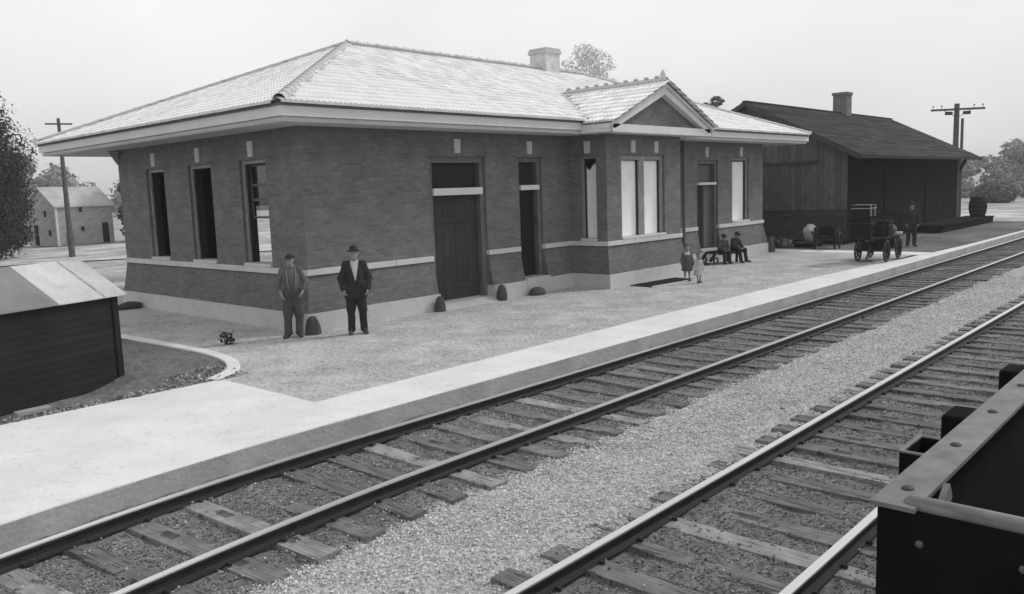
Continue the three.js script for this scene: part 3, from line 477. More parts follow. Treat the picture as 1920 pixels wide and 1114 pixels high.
// gable over the bay
{
  const g = part('gable', SB);
  const th = .05; // roof slopes
  for (const s of [-1, 1]) mesh('roof_slope', hexa([[gableX, gY1 - th, -1.6], [gableX, gY1 - th, gableZ1], [gableX + s * gHW, gY0 - th, gableZ1], [gableX + s * gHW, gY0 - th, -1.6], [gableX, gY1, -1.6], [gableX, gY1, gableZ1], [gableX + s * gHW, gY0, gableZ1], [gableX + s * gHW, gY0, -1.6]]), M.deck, g);
  mesh('pediment', tris([[gableX - 2.35, 4.28, 1.70], [gableX + 2.35, 4.28, 1.70], [gableX, 5.34, 1.70]], [0, 1, 2]), M.brick, g);
  for (const s of [-1, 1]) {
    const z0 = 1.66, z1 = 1.90, w = .27, k = (gY1 - gY0) / gHW;
    mesh('rake_board', hexa([[gableX, gY1 - .06 - w, z0], [gableX, gY1 - .06 - w, z1], [gableX + s * (gHW - .02), gY0 - .06 - w * .75, z1], [gableX + s * (gHW - .02), gY0 - .06 - w * .75, z0], [gableX, gY1 - .052, z0], [gableX, gY1 - .052, z1], [gableX + s * (gHW - .02), gY0 - .052, z1], [gableX + s * (gHW - .02), gY0 - .052, z0]]), M.fascia, g);
    mesh('rake_moulding', hexa([[gableX, gY1 - .13, z1], [gableX, gY1 - .13, z1 + .05], [gableX + s * gHW, gY0 - .13, z1 + .05], [gableX + s * gHW, gY0 - .13, z1], [gableX, gY1 - .052, z1], [gableX, gY1 - .052, z1 + .05], [gableX + s * gHW, gY0 - .052, z1 + .05], [gableX + s * gHW, gY0 - .052, z1]]), M.ridge, g);
    mesh('gable_fascia', bxs(gableX + s * gHW - .03 - s * .03, gableX + s * gHW + .03 - s * .03, 4.10, 4.318, .95, 1.90), M.fascia, g);
  }
  for (const s of [-1, 1]) mesh('cornice_return', bxs(gableX + s * 2.54 - .1, gableX + s * 2.54 + .06, 4.19, 4.30, 1.62, 1.895), M.fascia, g);
  mesh('cornice', bxs(gableX - 2.5, gableX + 2.5, 4.19, 4.30, 1.60, 1.90), M.fascia, g); mesh('cornice_strip', bxs(gableX - 2.52, gableX + 2.52, 4.09, 4.19, 1.58, 1.915), M.white, g);
  mesh('soffit', bxs(gableX - 2.5, gableX + 2.5, 4.11, 4.14, .96, 1.6), M.soffit, g);
  const f = new THREE.LatheGeometry([[.0, .0], [.12, 0], [.12, .06], [.07, .09], [.085, .16], [.06, .24], [.03, .30], [0, .33]].map(p => new THREE.Vector2(...p)), 12); f.translate(gableX, gY1 + .02, gableZ1 - .1); mesh('finial', boxUV(f), M.ridge, g);
  for (const s of [-1, 1]) { // metal valleys
    const top = V(gableX, gY1 + .03, EZ1 - (gY1 - EY) / SL), bot = V(gableX + s * gHW, gY0 + .09, EZ1 - .05); const gg = [bar(top, bot, .26, .02, V(0, 1, .3))]; mesh('valley_flashing', gg, M.metal, g).position.y = .03;
  }
}
// chimney
{
  const g = part('chimney', SB, 13.9, 0, RZ); const glarePale = mat(.85, .9, { map: T.stain, bumpMap: T.brickB, bumpScale: .006 });  // stack coloured pale: washed-out glare is put into its colour
  mesh('stack', bxs(-.38, .38, 6.3, 7.55, -.38, .38), glarePale, g); mesh('cap', [bxs(-.43, .43, 7.47, 7.58, -.43, .43), bxs(-.40, .40, 7.58, 7.66, -.40, .40)], M.plinth, g);
}

// ------------------------------------------------------------------ guard stones at the wall base
{
  const gs = (rs, h) => { const g = new THREE.LatheGeometry([[rs, 0], [rs, .02], [rs * .92, h * .35], [rs * .7, h * .75], [rs * .4, h * .95], [0, h]].map(p => new THREE.Vector2(...p)), 14); const p = g.attributes.position; for (let i = 0; i < p.count; i++) { const n = .015 * (hash(i, Math.round(rs * 100), 3) - .5); p.setX(i, p.getX(i) + n); p.setZ(i, p.getZ(i) * .9 + n); } g.computeVertexNormals(); return boxUV(g); };
  const sm = mat(.10, .95, { map: T.stain });
  const put = (x, z, r, h, label) => { const o = mesh('guard_stone', gs(r, h), sm); o.position.set(x, -.01, z); tag(o, label, 'guard stone', 'guard stones along the station wall'); };
  put(-.20, .36, .17, .37, 'dark rounded guard stone at the building corner behind the man in the cap');
  put(3.26, .34, .14, .36, 'small dark guard stone at the left jamb of the wide baggage door'); put(5.36, .33, .15, .40, 'dark guard stone at the right jamb of the wide baggage door');
  put(20.75, .2, .2, .6, 'dark tapering guard stone at the far end of the station front');
  const o = mesh('doorstep_stone', (() => { const g = new THREE.SphereGeometry(1, 14, 8); g.scale(.26, .17, .2); return boxUV(g); })(), sm); o.position.set(6.62, .03, .42); tag(o, 'low dark stone on the ground in front of the narrow passenger door', 'stone');
}
// cellar hatch in the ground in front of the bay
{
  const h = thing('cellar_hatch', 'sunken dark iron grating in a pale rim in front of the station bay', 'grating', 10.25, 0, 1.98, -.06);
  mesh('pit_cover', bx(1.95, .01, .66, 0, .004, 0), M.dark, h); const f = []; f.push(rbx(2.15, .04, .06, 0, .01, .36), rbx(.06, .04, .66, 1.03, .01, 0)); mesh('rim', f, M.plinth, h); mesh('rim', [rbx(2.15, .03, .05, 0, .01, -.36), rbx(.05, .03, .66, -1.03, .01, 0)], M.iron, h);
  for (let i = 0; i < 16; i++) mesh('grate_bar', rbx(.03, .03, .66, -.9 + i * .12, .024, 0, .006), M.iron, h);
}

// ------------------------------------------------------------------ freight house beyond the station
{
  const X0 = 25, X1 = 41.2, Z1 = 1.55, Z0 = -6.95, RXa = 24.4, RXb = 43.3, ez1 = 2.3, ez0 = -7.7, ey = 3.62, ry = 6.16, rz = -2.7, k = (ry - ey) / 5;
  const f = thing('freight_house', 'dark unpainted wooden freight house with shingle roof and brick chimney beyond the station', 'freight house');
  const r = rng(5);
  const wall = mesh('wall', [bxs(X0 + .03, X1 - .03, .1, 3.9, Z0 + .03, Z0 + .06), bxs(X0 + .04, X0 + .06, .1, 3.9, Z0, Z1 - .05), bxs(X1 - .06, X1 - .03, .1, 3.9, Z0, Z1 - .05), bxs(X0 + .04, X1 - .04, .1, 3.9, Z1 - .08, Z1 - .05)], M.boardShade, f);
  mesh('gable_backing', tris([[X0 + .05, 3.4, Z0 + .1], [X0 + .05, 3.4, Z1 - .1], [X0 + .05, ry - .3, rz]], [0, 1, 2]), M.boardShade, f);
  // gable end, boards upright above a row of level boards
  let z = Z1; while (z > Z0) { const w = .22 + .05 * r(), z2 = Math.max(z - w, Z0); const yt = Math.min(ry - k * Math.abs(z - rz), ry - k * Math.abs(z2 - rz)) - .06; mesh('board', bxs(X0 - .02 - .012 * r(), X0 + .03, 1.42, yt, z2 + .012, z), [M.board, M.board2, M.board3][Math.floor(r() * 3)], f); z = z2; }
  for (let i = 0; i < 5; i++) mesh('board', bxs(X0 - .03 - .01 * r(), X0 + .03, .15 + i * .25, .15 + i * .25 + .24, Z0, Z1), M.boardH, f);
  // freight door in the gable end with its track board
  const d = part('sliding_door', f); mesh('track_board', bxs(X0 - .12, X0 - .03, 3.38, 3.5, -2.9, .3), M.boardH, d); mesh('door_leaf', bxs(X0 - .09, X0 - .035, 1.42, 3.36, -2.6, -.9), M.board2, d);
  // front boards, with the deep eave shade put into their colour
  let x = X0; while (x < X1) { const w = Math.min(.3, X1 - x); mesh('board', bxs(x, x + w - .012, .15, 3.62 + .3, Z1 - .05, Z1 + .012 * r()), r() < .5 ? M.boardShade : M.boardShade2, f); x += .3; }
  for (const dx of [30.5, 36.5]) { const q = part('freight_door', f); mesh('door_leaf', bxs(dx - 1.1, dx + 1.1, .3, 2.7, Z1 + .02, Z1 + .06), M.boardShade2, q); mesh('track_board', bxs(dx - 1.3, dx + 2.4, 2.75, 2.87, Z1 + .02, Z1 + .1), M.boardShade, q); }
  mesh('corner_board', bxs(X1 - .02, X1 + .2, .1, 3.8, Z1 - .1, Z1 + .08), M.pole, f);
  // roof: shingle courses
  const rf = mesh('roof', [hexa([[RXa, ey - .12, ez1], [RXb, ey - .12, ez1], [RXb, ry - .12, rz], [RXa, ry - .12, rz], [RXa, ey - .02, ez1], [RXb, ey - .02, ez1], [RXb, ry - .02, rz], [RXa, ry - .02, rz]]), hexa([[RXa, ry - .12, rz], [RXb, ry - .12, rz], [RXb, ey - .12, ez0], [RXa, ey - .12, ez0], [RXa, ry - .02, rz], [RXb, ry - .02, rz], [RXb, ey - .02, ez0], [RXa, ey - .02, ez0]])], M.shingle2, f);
  const n = 24; for (let i = 0; i < n; i++) for (const s of [1, -1]) for (let c = 0; c < 9; c++) {
    const xa = RXa - .04 + (RXb - RXa + .08) * c / 9, xb = RXa - .04 + (RXb - RXa + .08) * (c + 1) / 9, t0 = i / n, t1 = (i + 1.15) / n, ze = s > 0 ? ez1 : ez0; const P = (xx, t, h) => [xx, ey + (ry - ey) * Math.min(t, 1) + h, ze + (rz - ze) * Math.min(t, 1)]; const h0 = .03 + .012 * r();
    mesh('shingle_course', hexa([P(xa, t0, -.015), P(xb, t0, -.015), P(xb, t1, -.02), P(xa, t1, -.02), P(xa, t0, h0), P(xb, t0, h0), P(xb, t1, .0), P(xa, t1, .0)]), [M.shingle, M.shingle2, M.shingle3][Math.floor(r() * 3)], rf);
  }
  mesh('ridge_board', bxs(RXa - .05, RXb + .05, ry - .02, ry + .05, rz - .1, rz + .1), M.shingle2, f);
  for (const xx of [RXa, RXb]) for (const ze of [ez1, ez0]) mesh('rake_board', bar(V(xx, ey - .1, ze), V(xx, ry - .1, rz), .05, .18), M.boardH, f);
  for (const [xx, zz] of [[X1 + .1, Z1]]) mesh('eave_bracket', [bar(V(xx + .15, 2.75, zz), V(RXb - .3, 3.6, zz), .12, .12), bar(V(xx, 3.62, zz), V(RXb - .2, 3.62, zz), .12, .12)], M.boardShade, f);
  mesh('eave_bracket', bar(V(X0 + .05, 2.8, Z1 + .1), V(X0 + .05, 3.5, ez1 - .1), .1, .1), M.boardShade, f);
  const ch = part('chimney', f, 35.6, 0, rz); mesh('stack', bxs(-.36, .36, 5.6, 7.1, -.36, .36), M.brick, ch); mesh('cap', bxs(-.41, .41, 7.1, 7.24, -.41, .41), M.brick, ch);
  const dk = thing('loading_deck', 'low dark timber loading deck along the shaded freight house front', 'loading deck', 0, 0, 0); for (let i = 0; i < 30; i++) mesh('plank', bxs(33 + i * .34, 33 + i * .34 + .32, .28, .36, Z1 + .1, Z1 + 1.5), M.boardShade, dk); mesh('deck_beam', [bxs(33, 43.2, 0, .28, Z1 + 1.3, Z1 + 1.45), bxs(33, 43.2, 0, .28, Z1 + .15, Z1 + .3)], M.boardShade2, dk);
}

// ------------------------------------------------------------------ shed in the left foreground
{
  const s = thing('garden_shed', 'small dark board shed with two-tone metal roof at the left edge of the picture', 'shed', -3.95, 0, .36, .34);
  // local: x runs left (negative) along the front wall, +z towards the tracks
  const Lg = 4.6, Dp = 1.75, yw = 1.27; const r = rng(9);
  mesh('wall', [bxs(-Lg, 0, -.4, yw, -.03, -.012), bxs(-.02, -.002, 0, yw, -Dp, -.03), bxs(-Lg, -Lg + .02, 0, yw, -Dp, -.03), bxs(-Lg, 0, 0, yw, -Dp - .02, -Dp)], M.shedWall2, s);
  for (let i = -3; i < 11; i++) mesh('board', hexa([[-Lg, i * .117, -.012], [-Lg, i * .117, .008], [0, i * .117, .008], [0, i * .117, -.012], [-Lg, i * .117 + .115, -.012], [-Lg, i * .117 + .115, .002], [0, i * .117 + .115, .002], [0, i * .117 + .115, -.012]]), r() < .5 ? M.shedWall : M.shedWall2, s);
  mesh('corner_board', bxs(-.09, .015, -.4, yw, .017, .035), M.shedWall2, s);
  mesh('gable_end', tris([[0, yw, 0], [0, yw, -Dp], [0, yw + .48, -Dp / 2]], [0, 1, 2]), M.shedWall, s);
  const ov = .12, k = .50 / (Dp / 2), e = yw + .01;
  const panel = (a, b, m, nm) => mesh(nm, [hexa([[a, e - k * ov, ov], [b, e - k * ov, ov], [b, e + .5, -Dp / 2], [a, e + .5, -Dp / 2], [a, e - k * ov + .02, ov], [b, e - k * ov + .02, ov], [b, e + .52, -Dp / 2], [a, e + .52, -Dp / 2]]), hexa([[a, e + .5, -Dp / 2], [b, e + .5, -Dp / 2], [b, e - k * ov, -Dp - ov], [a, e - k * ov, -Dp - ov], [a, e + .52, -Dp / 2], [b, e + .52, -Dp / 2], [b, e - k * ov + .02, -Dp - ov], [a, e - k * ov + .02, -Dp - ov]])], m, s);
  panel(-Lg - .1, -1.12, M.shedRoofA, 'roof_panel').userData.label = 'dull grey roof panel'; panel(-1.12, .13, M.shedRoofB, 'roof_panel').userData.label = 'bright new roof panel';
  mesh('roof_seam', bar(V(-.30, e - k * ov + .018, ov), V(-.30, e + .518, -Dp / 2), .045, .012), M.metal, s);
}
// rubble along the shed
{
  const r = rng(21), sg = new THREE.DodecahedronGeometry(1, 0); const N = 1700, im = new THREE.InstancedMesh(sg, M.stone, N), m4 = new THREE.Matrix4(), q = new THREE.Quaternion();
  for (let i = 0; i < N; i++) { const t = r(), x = -6.3 + 3.4 * t, zb = 2.66 - .05 * r() - Math.pow(r(), 1.6) * (.30 + .95 * t); const s = .011 + .036 * r() * r() * r(); q.setFromEuler(new THREE.Euler(r() * 6, r() * 6, r() * 6)); m4.compose(V(x, -.01 + s * .3 - .24 * sstep(.18, .85, 2.66 - zb) * sstep(-3.3, -4.7, x), zb), q, V(s * (1 + r()), s * .6, s)); im.setMatrixAt(i, m4); im.setColorAt(i, grey(.10 + .5 * r() * r())); }
  im.name = 'rubble'; im.userData = { kind: 'stuff', label: 'broken stone rubble on the earth between shed and walkway', category: 'rubble' }; im.castShadow = true; scene.add(im);
  const p = mesh('timber_offcut', rbx(.42, .07, .13, 0, 0, 0, .012), mat(.42, .9, { map: T.woodH })); p.position.set(-5.95, .04, 2.42); p.rotation.y = .12; tag(p, 'pale timber offcut lying at the edge of the walkway beside the shed', 'timber');
  // small dry weed and a dark lump on the gravel
  const w = thing('dry_weed', 'small dark dry weed standing alone on the gravel near the bed kerb', 'weed', -1.82, 0, -.1); const st = []; for (let i = 0; i < 9; i++) { const a = i * 2.4; st.push(rod(V(0, 0, 0), V(Math.cos(a) * .16, .1 + .22 * r(), Math.sin(a) * .12), .008, .003, 5)); } mesh('stem', st, M.dark, w); mesh('foliage', leaves([[0, .14, 0, .13, .12, .1], [.08, .05, 0, .1, .05, .1]], 70, .035, 4), M.leaf, w);
  const d = mesh('dark_stone', (() => { const g = new THREE.IcosahedronGeometry(1, 1), p2 = g.attributes.position; for (let i = 0; i < p2.count; i++) { const s = 1 + .3 * (fbm(p2.getX(i) * 2 + 5, p2.getY(i) * 2 + p2.getZ(i), 0, 2, 4) - .5); p2.setXYZ(i, p2.getX(i) * .34 * s, p2.getY(i) * .13 * s, p2.getZ(i) * .2 * s); } g.computeVertexNormals(); return boxUV(g); })(), mat(.05, .95)); d.position.set(-.55, .06, -7.4); tag(d, 'dark lump lying on the pale ground behind the shed', 'stone');
}

// ------------------------------------------------------------------ people
const arr = (a, b, t) => [a[0] + (b[0] - a[0]) * t, a[1] + (b[1] - a[1]) * t, a[2] + (b[2] - a[2]) * t];
function handSDF(w, dir, side, s) {                      // palm, four bent fingers of unequal length and a thumb
  const d = V(...dir).normalize(), n = V().crossVectors(d, V(0, 0, 1)); if (n.lengthSq() < .01) n.set(1, 0, 0); n.normalize(); const c = V().crossVectors(n, d).normalize(); // d along the fingers, c across the knuckles
  const P = (a, b, e) => { const v = V(...w).addScaledVector(d, a * s).addScaledVector(c, b * s).addScaledVector(n, e * s * side); return [v.x, v.y, v.z]; };
  const f = [uni([cone(P(.0, 0, 0), P(.04, 0, 0), .026 * s, .03 * s), cone(P(.045, -.028, 0), P(.085, -.03, 0), .017 * s, .014 * s), cone(P(.045, .028, 0), P(.085, .03, 0), .017 * s, .014 * s), cone(P(.05, 0, 0), P(.088, 0, 0), .018 * s, .015 * s)], .015 * s)];
  [[-.033, .062], [-.011, .072], [.011, .067], [.033, .052]].forEach(([b, l]) => { f.push(cone(P(.085, b, 0), P(.085 + l * .55, b * 1.05, -.012), .0095 * s, .009 * s), cone(P(.085 + l * .55, b * 1.05, -.012), P(.085 + l * .85, b, -.036), .009 * s, .0075 * s)); });
  f.push(cone(P(.02, -.028, 0), P(.055, -.055, -.012), .013 * s, .011 * s), cone(P(.055, -.055, -.012), P(.085, -.056, -.024), .011 * s, .008 * s)); return { f: uni(f, .006 * s), P };
}
function person(o) {
  const t = thing('person', o.label, 'person', o.x, o.y || 0, o.z, o.ry, o.group), s = o.H / 1.75, hs = s * (o.headScale || 1), J = {}; for (const k in o.pose) J[k] = o.pose[k].map(v => v * s);
  const R_ = v => v * s * (o.stout || 1); const lim = [];
  const two = (k) => [J['l' + k] || J[k], J['r' + k] || J[k]];
  const hd = J.head, neckTop = arr(J.neck, hd, .5);
  const skinF = [cone(J.pelvis, J.chest, R_(.135), R_(.15), 1.35), cone(J.chest, J.neck, R_(.14), R_(.075), 1.3), cone(J.neck, neckTop, R_(.052), R_(.05))];
  const armF = [], foreF = [], legF = [];
  for (const i of [0, 1]) {
    const S = two('sh')[i], E = two('el')[i], Wr = two('wr')[i], Hp = two('hip')[i], K = two('kn')[i], A = two('an')[i];
    armF.push([S, E, .056, .043]); foreF.push([E, Wr, .042, .029]); legF.push([Hp, K, .085, .058], [K, A, .056, .038]);
    skinF.push(cone(J.chest, S, R_(.11), R_(.06), 1.2), cone(J.pelvis, Hp, R_(.12), R_(.085), 1.1));
  }
  for (const [a, b, r1, r2] of [...armF, ...foreF, ...legF]) skinF.push(cone(a, b, R_(r1), R_(r2)));
  const ftDir = (i) => two('toe')[i]; for (const i of [0, 1]) skinF.push(cone(two('an')[i], ftDir(i), R_(.038), R_(.032)));
  const all = Object.values(J), lo = [0, 1, 2].map(i => Math.min(...all.map(p => p[i])) - .26 * s), hi = [0, 1, 2].map(i => Math.max(...all.map(p => p[i])) + .26 * s);
  const hB = o.cell || .017;
  const parts = [snet(uni(skinF, .035 * s), lo, hi, hB)];
  // head with its own finer grid, built facing +z then turned
  const HR = hs * 1.0, headF = uni([ell([0, .02 * HR, -.012 * HR], [.076 * HR, .098 * HR, .094 * HR]), ell([0, -.045 * HR, .022 * HR], [.056 * HR, .072 * HR, .066 * HR]), cone([0, .015 * HR, .082 * HR], [0, -.022 * HR, .104 * HR], .009 * HR, .015 * HR), cone([0, -.1 * HR, -.015 * HR], [0, -.17 * HR, -.03 * HR], .052 * HR, .054 * HR), ell([.078 * HR, -.005 * HR, -.012 * HR], [.012 * HR, .03 * HR, .018 * HR]), ell([-.078 * HR, -.005 * HR, -.012 * HR], [.012 * HR, .03 * HR, .018 * HR]), cone([-.025 * HR, -.068 * HR, .078 * HR], [.025 * HR, -.068 * HR, .078 * HR], .009 * HR, .009 * HR), cone([-.04 * HR, .03 * HR, .074 * HR], [.04 * HR, .03 * HR, .074 * HR], .011 * HR, .011 * HR)], .014 * HR);
  const hg = snet(headF, [-.11 * HR, -.2 * HR, -.13 * HR], [.11 * HR, .14 * HR, .14 * HR], .006 * Math.max(1, HR)); const rot = new THREE.Matrix4().makeRotationY(o.headTurn || 0).multiply(new THREE.Matrix4().makeRotationX(o.nod || 0)).setPosition(...hd); const hM = new THREE.Matrix4().makeTranslation(0, 0, 0).multiply(rot);
  hg.applyMatrix4(hM); parts.push(hg);
  for (const i of [0, 1]) { const Wr = two('wr')[i], E = two('el')[i], dir = o.handDir ? o.handDir[i] : [Wr[0] - E[0], Wr[1] - E[1], Wr[2] - E[2]]; const { f, P } = handSDF(Wr, dir, i ? 1 : -1, s * (o.handScale || 1)); const c = P(.07, 0, 0), q = .12 * s; parts.push(snet(f, c.map(v => v - q), c.map(v => v + q), .006)); }
  mesh('body', parts.map(g => mergeVertices(g)), M.skin, t);
  const put = (name, g, m, label) => { const q = mesh(name, g, m, t); if (label) q.userData.label = label; return q; };
  const loc = (g) => { g.applyMatrix4(hM); return g; };
  // eyes and hair
  put('eyes', [-1, 1].map(i => { const e = new THREE.SphereGeometry(.011 * HR, 8, 6); e.translate(i * .03 * HR, .012 * HR, .079 * HR); return boxUV(loc(e)); }), M.eye);
  const hairF = (x, y, z) => { const d = ell([0, .028 * HR, -.018 * HR], [.084 * HR, .1 * HR, .098 * HR])(x, y, z); return Math.max(d, -(y - (z > -.02 * HR ? .035 * HR + (z + .02 * HR) * .45 : o.longHair ? -.12 * HR : -.06 * HR))); }; put('hair', loc(snet(hairF, [-.11 * HR, -.14 * HR, -.14 * HR], [.11 * HR, .15 * HR, .12 * HR], .007 * Math.max(1, HR))), M.hair);
  // clothes: shells round the same bones
  const shell = (fs, k, cut) => { const f0 = uni(fs, k), f = (x, y, z) => { const d = f0(x, y, z); return Math.abs(d) > .05 ? d : d + .016 * (fbm(x * 9 + 40, (y * 7 + z * 8) + 40, 0, 2, Math.round(o.H * 100)) - .5); }; return snet(cut ? (x, y, z) => Math.max(f(x, y, z), cut(x, y, z)) : f, lo, hi, hB); };
  const legs = (pad, up = 0) => legF.map(([a, b, r1, r2]) => cone(a, b, R_(r1) + pad, R_(r2) + pad * 1.7)).concat([cone(J.pelvis, arr(J.pelvis, J.chest, up), R_(.135) + pad, R_(.13) + pad, 1.35), ...two('hip').map(h => cone(J.pelvis, h, R_(.125) + pad, R_(.09) + pad, 1.1))]);
  const torso = (pad, sleeve = 1) => [cone(J.pelvis, J.chest, R_(.137) + pad, R_(.152) + pad, 1.3), cone(J.chest, J.neck, R_(.14) + pad, R_(.07) + pad, 1.3), ...two('sh').map(S => cone(J.chest, S, R_(.112) + pad, R_(.062) + pad, 1.2)), ...armF.map(([a, b, r1, r2]) => cone(a, b, R_(r1) + pad, R_(r2) + pad)), ...(sleeve ? foreF.map(([a, b, r1, r2]) => cone(a, arr(a, b, .93), R_(r1) + pad, R_(r2) + pad * 1.3)) : [])];
  o.dress({ put, shell, legs, torso, J, s, R_, arr, lo, hi, hB, two, hM, HR, loc });
  // shoes
  put('shoes', shell([...[0, 1].flatMap(i => { const A = two('an')[i], Tt = ftDir(i); return [cone(arr(A, Tt, .0), Tt, R_(.05), R_(.042), 1), cone([A[0], A[1] - .03 * s, A[2] - .03 * s], arr(A, Tt, .4), R_(.045), R_(.045))]; })], .02 * s, (x, y, z) => (o.floor || .004) - y), M.shoe);
  return t;
}
const bowler = (HR, k = 1) => boxUV(new THREE.LatheGeometry([[0, .145], [.05, .14], [.078, .115], [.09, .06], [.092, .035], [.125, .03], [.142, .042], [.145, .036], [.126, .02], [.09, .022]].map(p => new THREE.Vector2(p[0] * HR, p[1] * HR * k)), 22));
const stand = { pelvis: [0, .97, 0], chest: [0, 1.27, .0], neck: [0, 1.47, -.01], head: [0, 1.62, .02], lsh: [.155, 1.405, -.01], rsh: [-.155, 1.405, -.01], lel: [.275, 1.13, -.05], rel: [-.275, 1.13, -.05], lwr: [.235, .92, .07], rwr: [-.235, .92, .07], lhip: [.09, .92, 0], rhip: [-.09, .92, 0], lkn: [.115, .5, .015], rkn: [-.115, .5, .015], lan: [.125, .075, -.01], ran: [-.125, .075, -.01], ltoe: [.17, .035, .15], rtoe: [-.16, .035, .15] };
person({
  label: 'man in dark suit, white shirt and bowler hat standing on the gravel', x: .33, z: 1.12, ry: -.62, H: 1.70, pose: stand, cell: .016,
  dress: ({ put, shell, legs, torso, J, s, R_, loc, HR }) => {
    put('trousers', shell(legs(.022 * s), .03 * s, (x, y, z) => .05 * s - y), M.suit2);
    put('shirt', shell(torso(.010 * s, 0), .04 * s, (x, y, z) => Math.max(y - 1.50 * s, 1.0 * s - y, Math.abs(x) - .13 * s)), M.shirt);
    const skirt = [[J.pelvis[0] + .06 * s, .74 * s, 0], [J.pelvis[0] - .06 * s, .74 * s, 0]];
    put('jacket', shell([...torso(.030 * s), ...skirt.map(p => (x, y, z) => { const a = Math.abs(x) , q = Math.hypot(Math.max(a - .075 * s, 0), z * 1.25) - .145 * s; return Math.max(q, y - 1.05 * s, .74 * s - y); })], .04 * s, (x, y, z) => Math.max(y - 1.49 * s, Math.min(.72 * s - y, .5), z > 0 && y > 1.08 * s ? (.005 + (y - 1.08 * s) / (.4 * s) * .085) * s - Math.abs(x) : -1)), M.suit);
    put('bowler_hat', (() => { const g = bowler(HR * .97); g.rotateX(-.06); g.translate(0, .04 * HR, -.005); return loc(g); })(), M.hat);
  }
});
const stand2 = { ...stand, lwr: [.20, .96, .13], rwr: [-.22, .93, .10], lel: [.29, 1.14, -.04], rel: [-.29, 1.14, -.05], lan: [.10, .075, -.01], ran: [-.13, .075, -.01], ltoe: [.13, .035, .15], rtoe: [-.21, .035, .14] };
person({
  label: 'man in cap, pale work shirt and suspendered overalls standing by the station corner', x: -.62, z: .36, ry: -.55, H: 1.63, pose: stand2, headTurn: -.5, cell: .016,
  dress: ({ put, shell, legs, torso, J, s, R_, loc, HR }) => {
    put('trousers', shell(legs(.026 * s, .35), .03 * s, (x, y, z) => .05 * s - y), M.overall2);
    put('shirt', shell(torso(.018 * s), .04 * s, (x, y, z) => Math.max(y - 1.5 * s, 1.0 * s - y)), M.overall);
    const strap = [-1, 1].map(i => new THREE.TubeGeometry(new THREE.CatmullRomCurve3([V(i * .07 * s, 1.04 * s, .13 * s), V(i * .085 * s, 1.2 * s, .148 * s), V(i * .095 * s, 1.36 * s, .115 * s), V(i * .09 * s, 1.455 * s, .0), V(i * .07 * s, 1.3 * s, -.13 * s), V(i * .03 * s, 1.05 * s, -.14 * s)]), 20, .014 * s, 5)); put('suspenders', strap.map(boxUV), M.greyShirt);
    put('cap', (() => { const c = new THREE.SphereGeometry(.1 * HR, 16, 8, 0, Math.PI * 2, 0, Math.PI / 2); c.scale(1.02, .78, 1.1); c.translate(0, .055 * HR, -.01 * HR); const b = new THREE.CylinderGeometry(.078 * HR, .085 * HR, .012 * HR, 14, 1, false, -Math.PI / 2, Math.PI); b.scale(1, 1, .95); b.translate(0, .052 * HR, .07 * HR); return loc(join([boxUV(c), boxUV(b)])); })(), M.hat);
  }
});
// two small girls by the grating
const childPose = { pelvis: [0, .86, 0], chest: [0, 1.12, 0], neck: [0, 1.30, 0], head: [0, 1.50, .02], lsh: [.15, 1.24, 0], rsh: [-.15, 1.24, 0], lel: [.22, .98, 0], rel: [-.22, .98, 0], lwr: [.24, .76, .06], rwr: [-.24, .76, .06], lhip: [.08, .82, 0], rhip: [-.08, .82, 0], lkn: [.09, .45, .02], rkn: [-.09, .45, .02], lan: [.10, .08, 0], ran: [-.10, .08, 0], ltoe: [.12, .04, .14], rtoe: [-.12, .04, .14] };
const dressF = (s, top, hem, r0, r1) => [cone([0, top * s, 0], [0, (hem + .12) * s, 0], r0 * s, r1 * s, 1.1)];
person({ label: 'older of two small girls, in a dark pinafore dress with a white collar', x: 10.85, z: 2.35, ry: -.9, H: 1.09, headScale: 1.32, pose: { ...childPose, lwr: [.27, .72, .1] }, cell: .014, longHair: true, group: 'children in front of the station bay',
  dress: ({ put, shell, torso, s, J, loc, HR }) => { put('dress', shell([...torso(.02 * s), ...dressF(s, 1.0, .42, .17, .25)], .05 * s, (x, y, z) => Math.max(y - 1.31 * s, .46 * s - y)), M.dressD); put('collar', shell(torso(.036 * s, 0), .03 * s, (x, y, z) => Math.max(y - 1.33 * s, 1.18 * s - y, Math.abs(x) - .13 * s)), M.shirt); } });
person({ label: 'smaller of two girls, in a pale smock beside the older girl', x: 10.6, z: 2.85, ry: -.7, H: .86, headScale: 1.5, pose: { ...childPose, ran: [-.06, .08, .1], rtoe: [-.07, .04, .24], lan: [.1, .08, -.06] }, cell: .013, group: 'children in front of the station bay', longHair: true,
  dress: ({ put, shell, torso, s }) => { put('smock', shell([...torso(.025 * s), ...dressF(s, 1.0, .38, .18, .28)], .05 * s, (x, y, z) => Math.max(y - 1.31 * s, .42 * s - y)), M.dressL); } });
// two seated figures on a low hand truck by the double door
const sit = { pelvis: [0, .50, 0], chest: [0, .80, .06], neck: [0, .98, .13], head: [0, 1.11, .19], lsh: [.165, .92, .1], rsh: [-.165, .92, .1], lel: [.24, .68, .2], rel: [-.24, .68, .2], lwr: [.12, .60, .38], rwr: [-.12, .60, .38], lhip: [.09, .47, .02], rhip: [-.09, .47, .02], lkn: [.13, .50, .42], rkn: [-.13, .50, .42], lan: [.14, .08, .44], ran: [-.14, .08, .5], ltoe: [.16, .04, .6], rtoe: [-.17, .04, .66] };
const seatDress = (coat, tr) => ({ put, shell, legs, torso, s, loc, HR }) => { put('trousers', shell(legs(.022 * s, .2), .03 * s, (x, y, z) => .05 * s - y), tr); put('jacket', shell(torso(.026 * s), .04 * s, (x, y, z) => Math.max(y - 1.01 * s, .44 * s - y)), coat); put('cap', (() => { const g = bowler(HR, .8); g.rotateX(.25); g.translate(0, .045 * HR, -.005); return loc(g); })(), M.hat); };
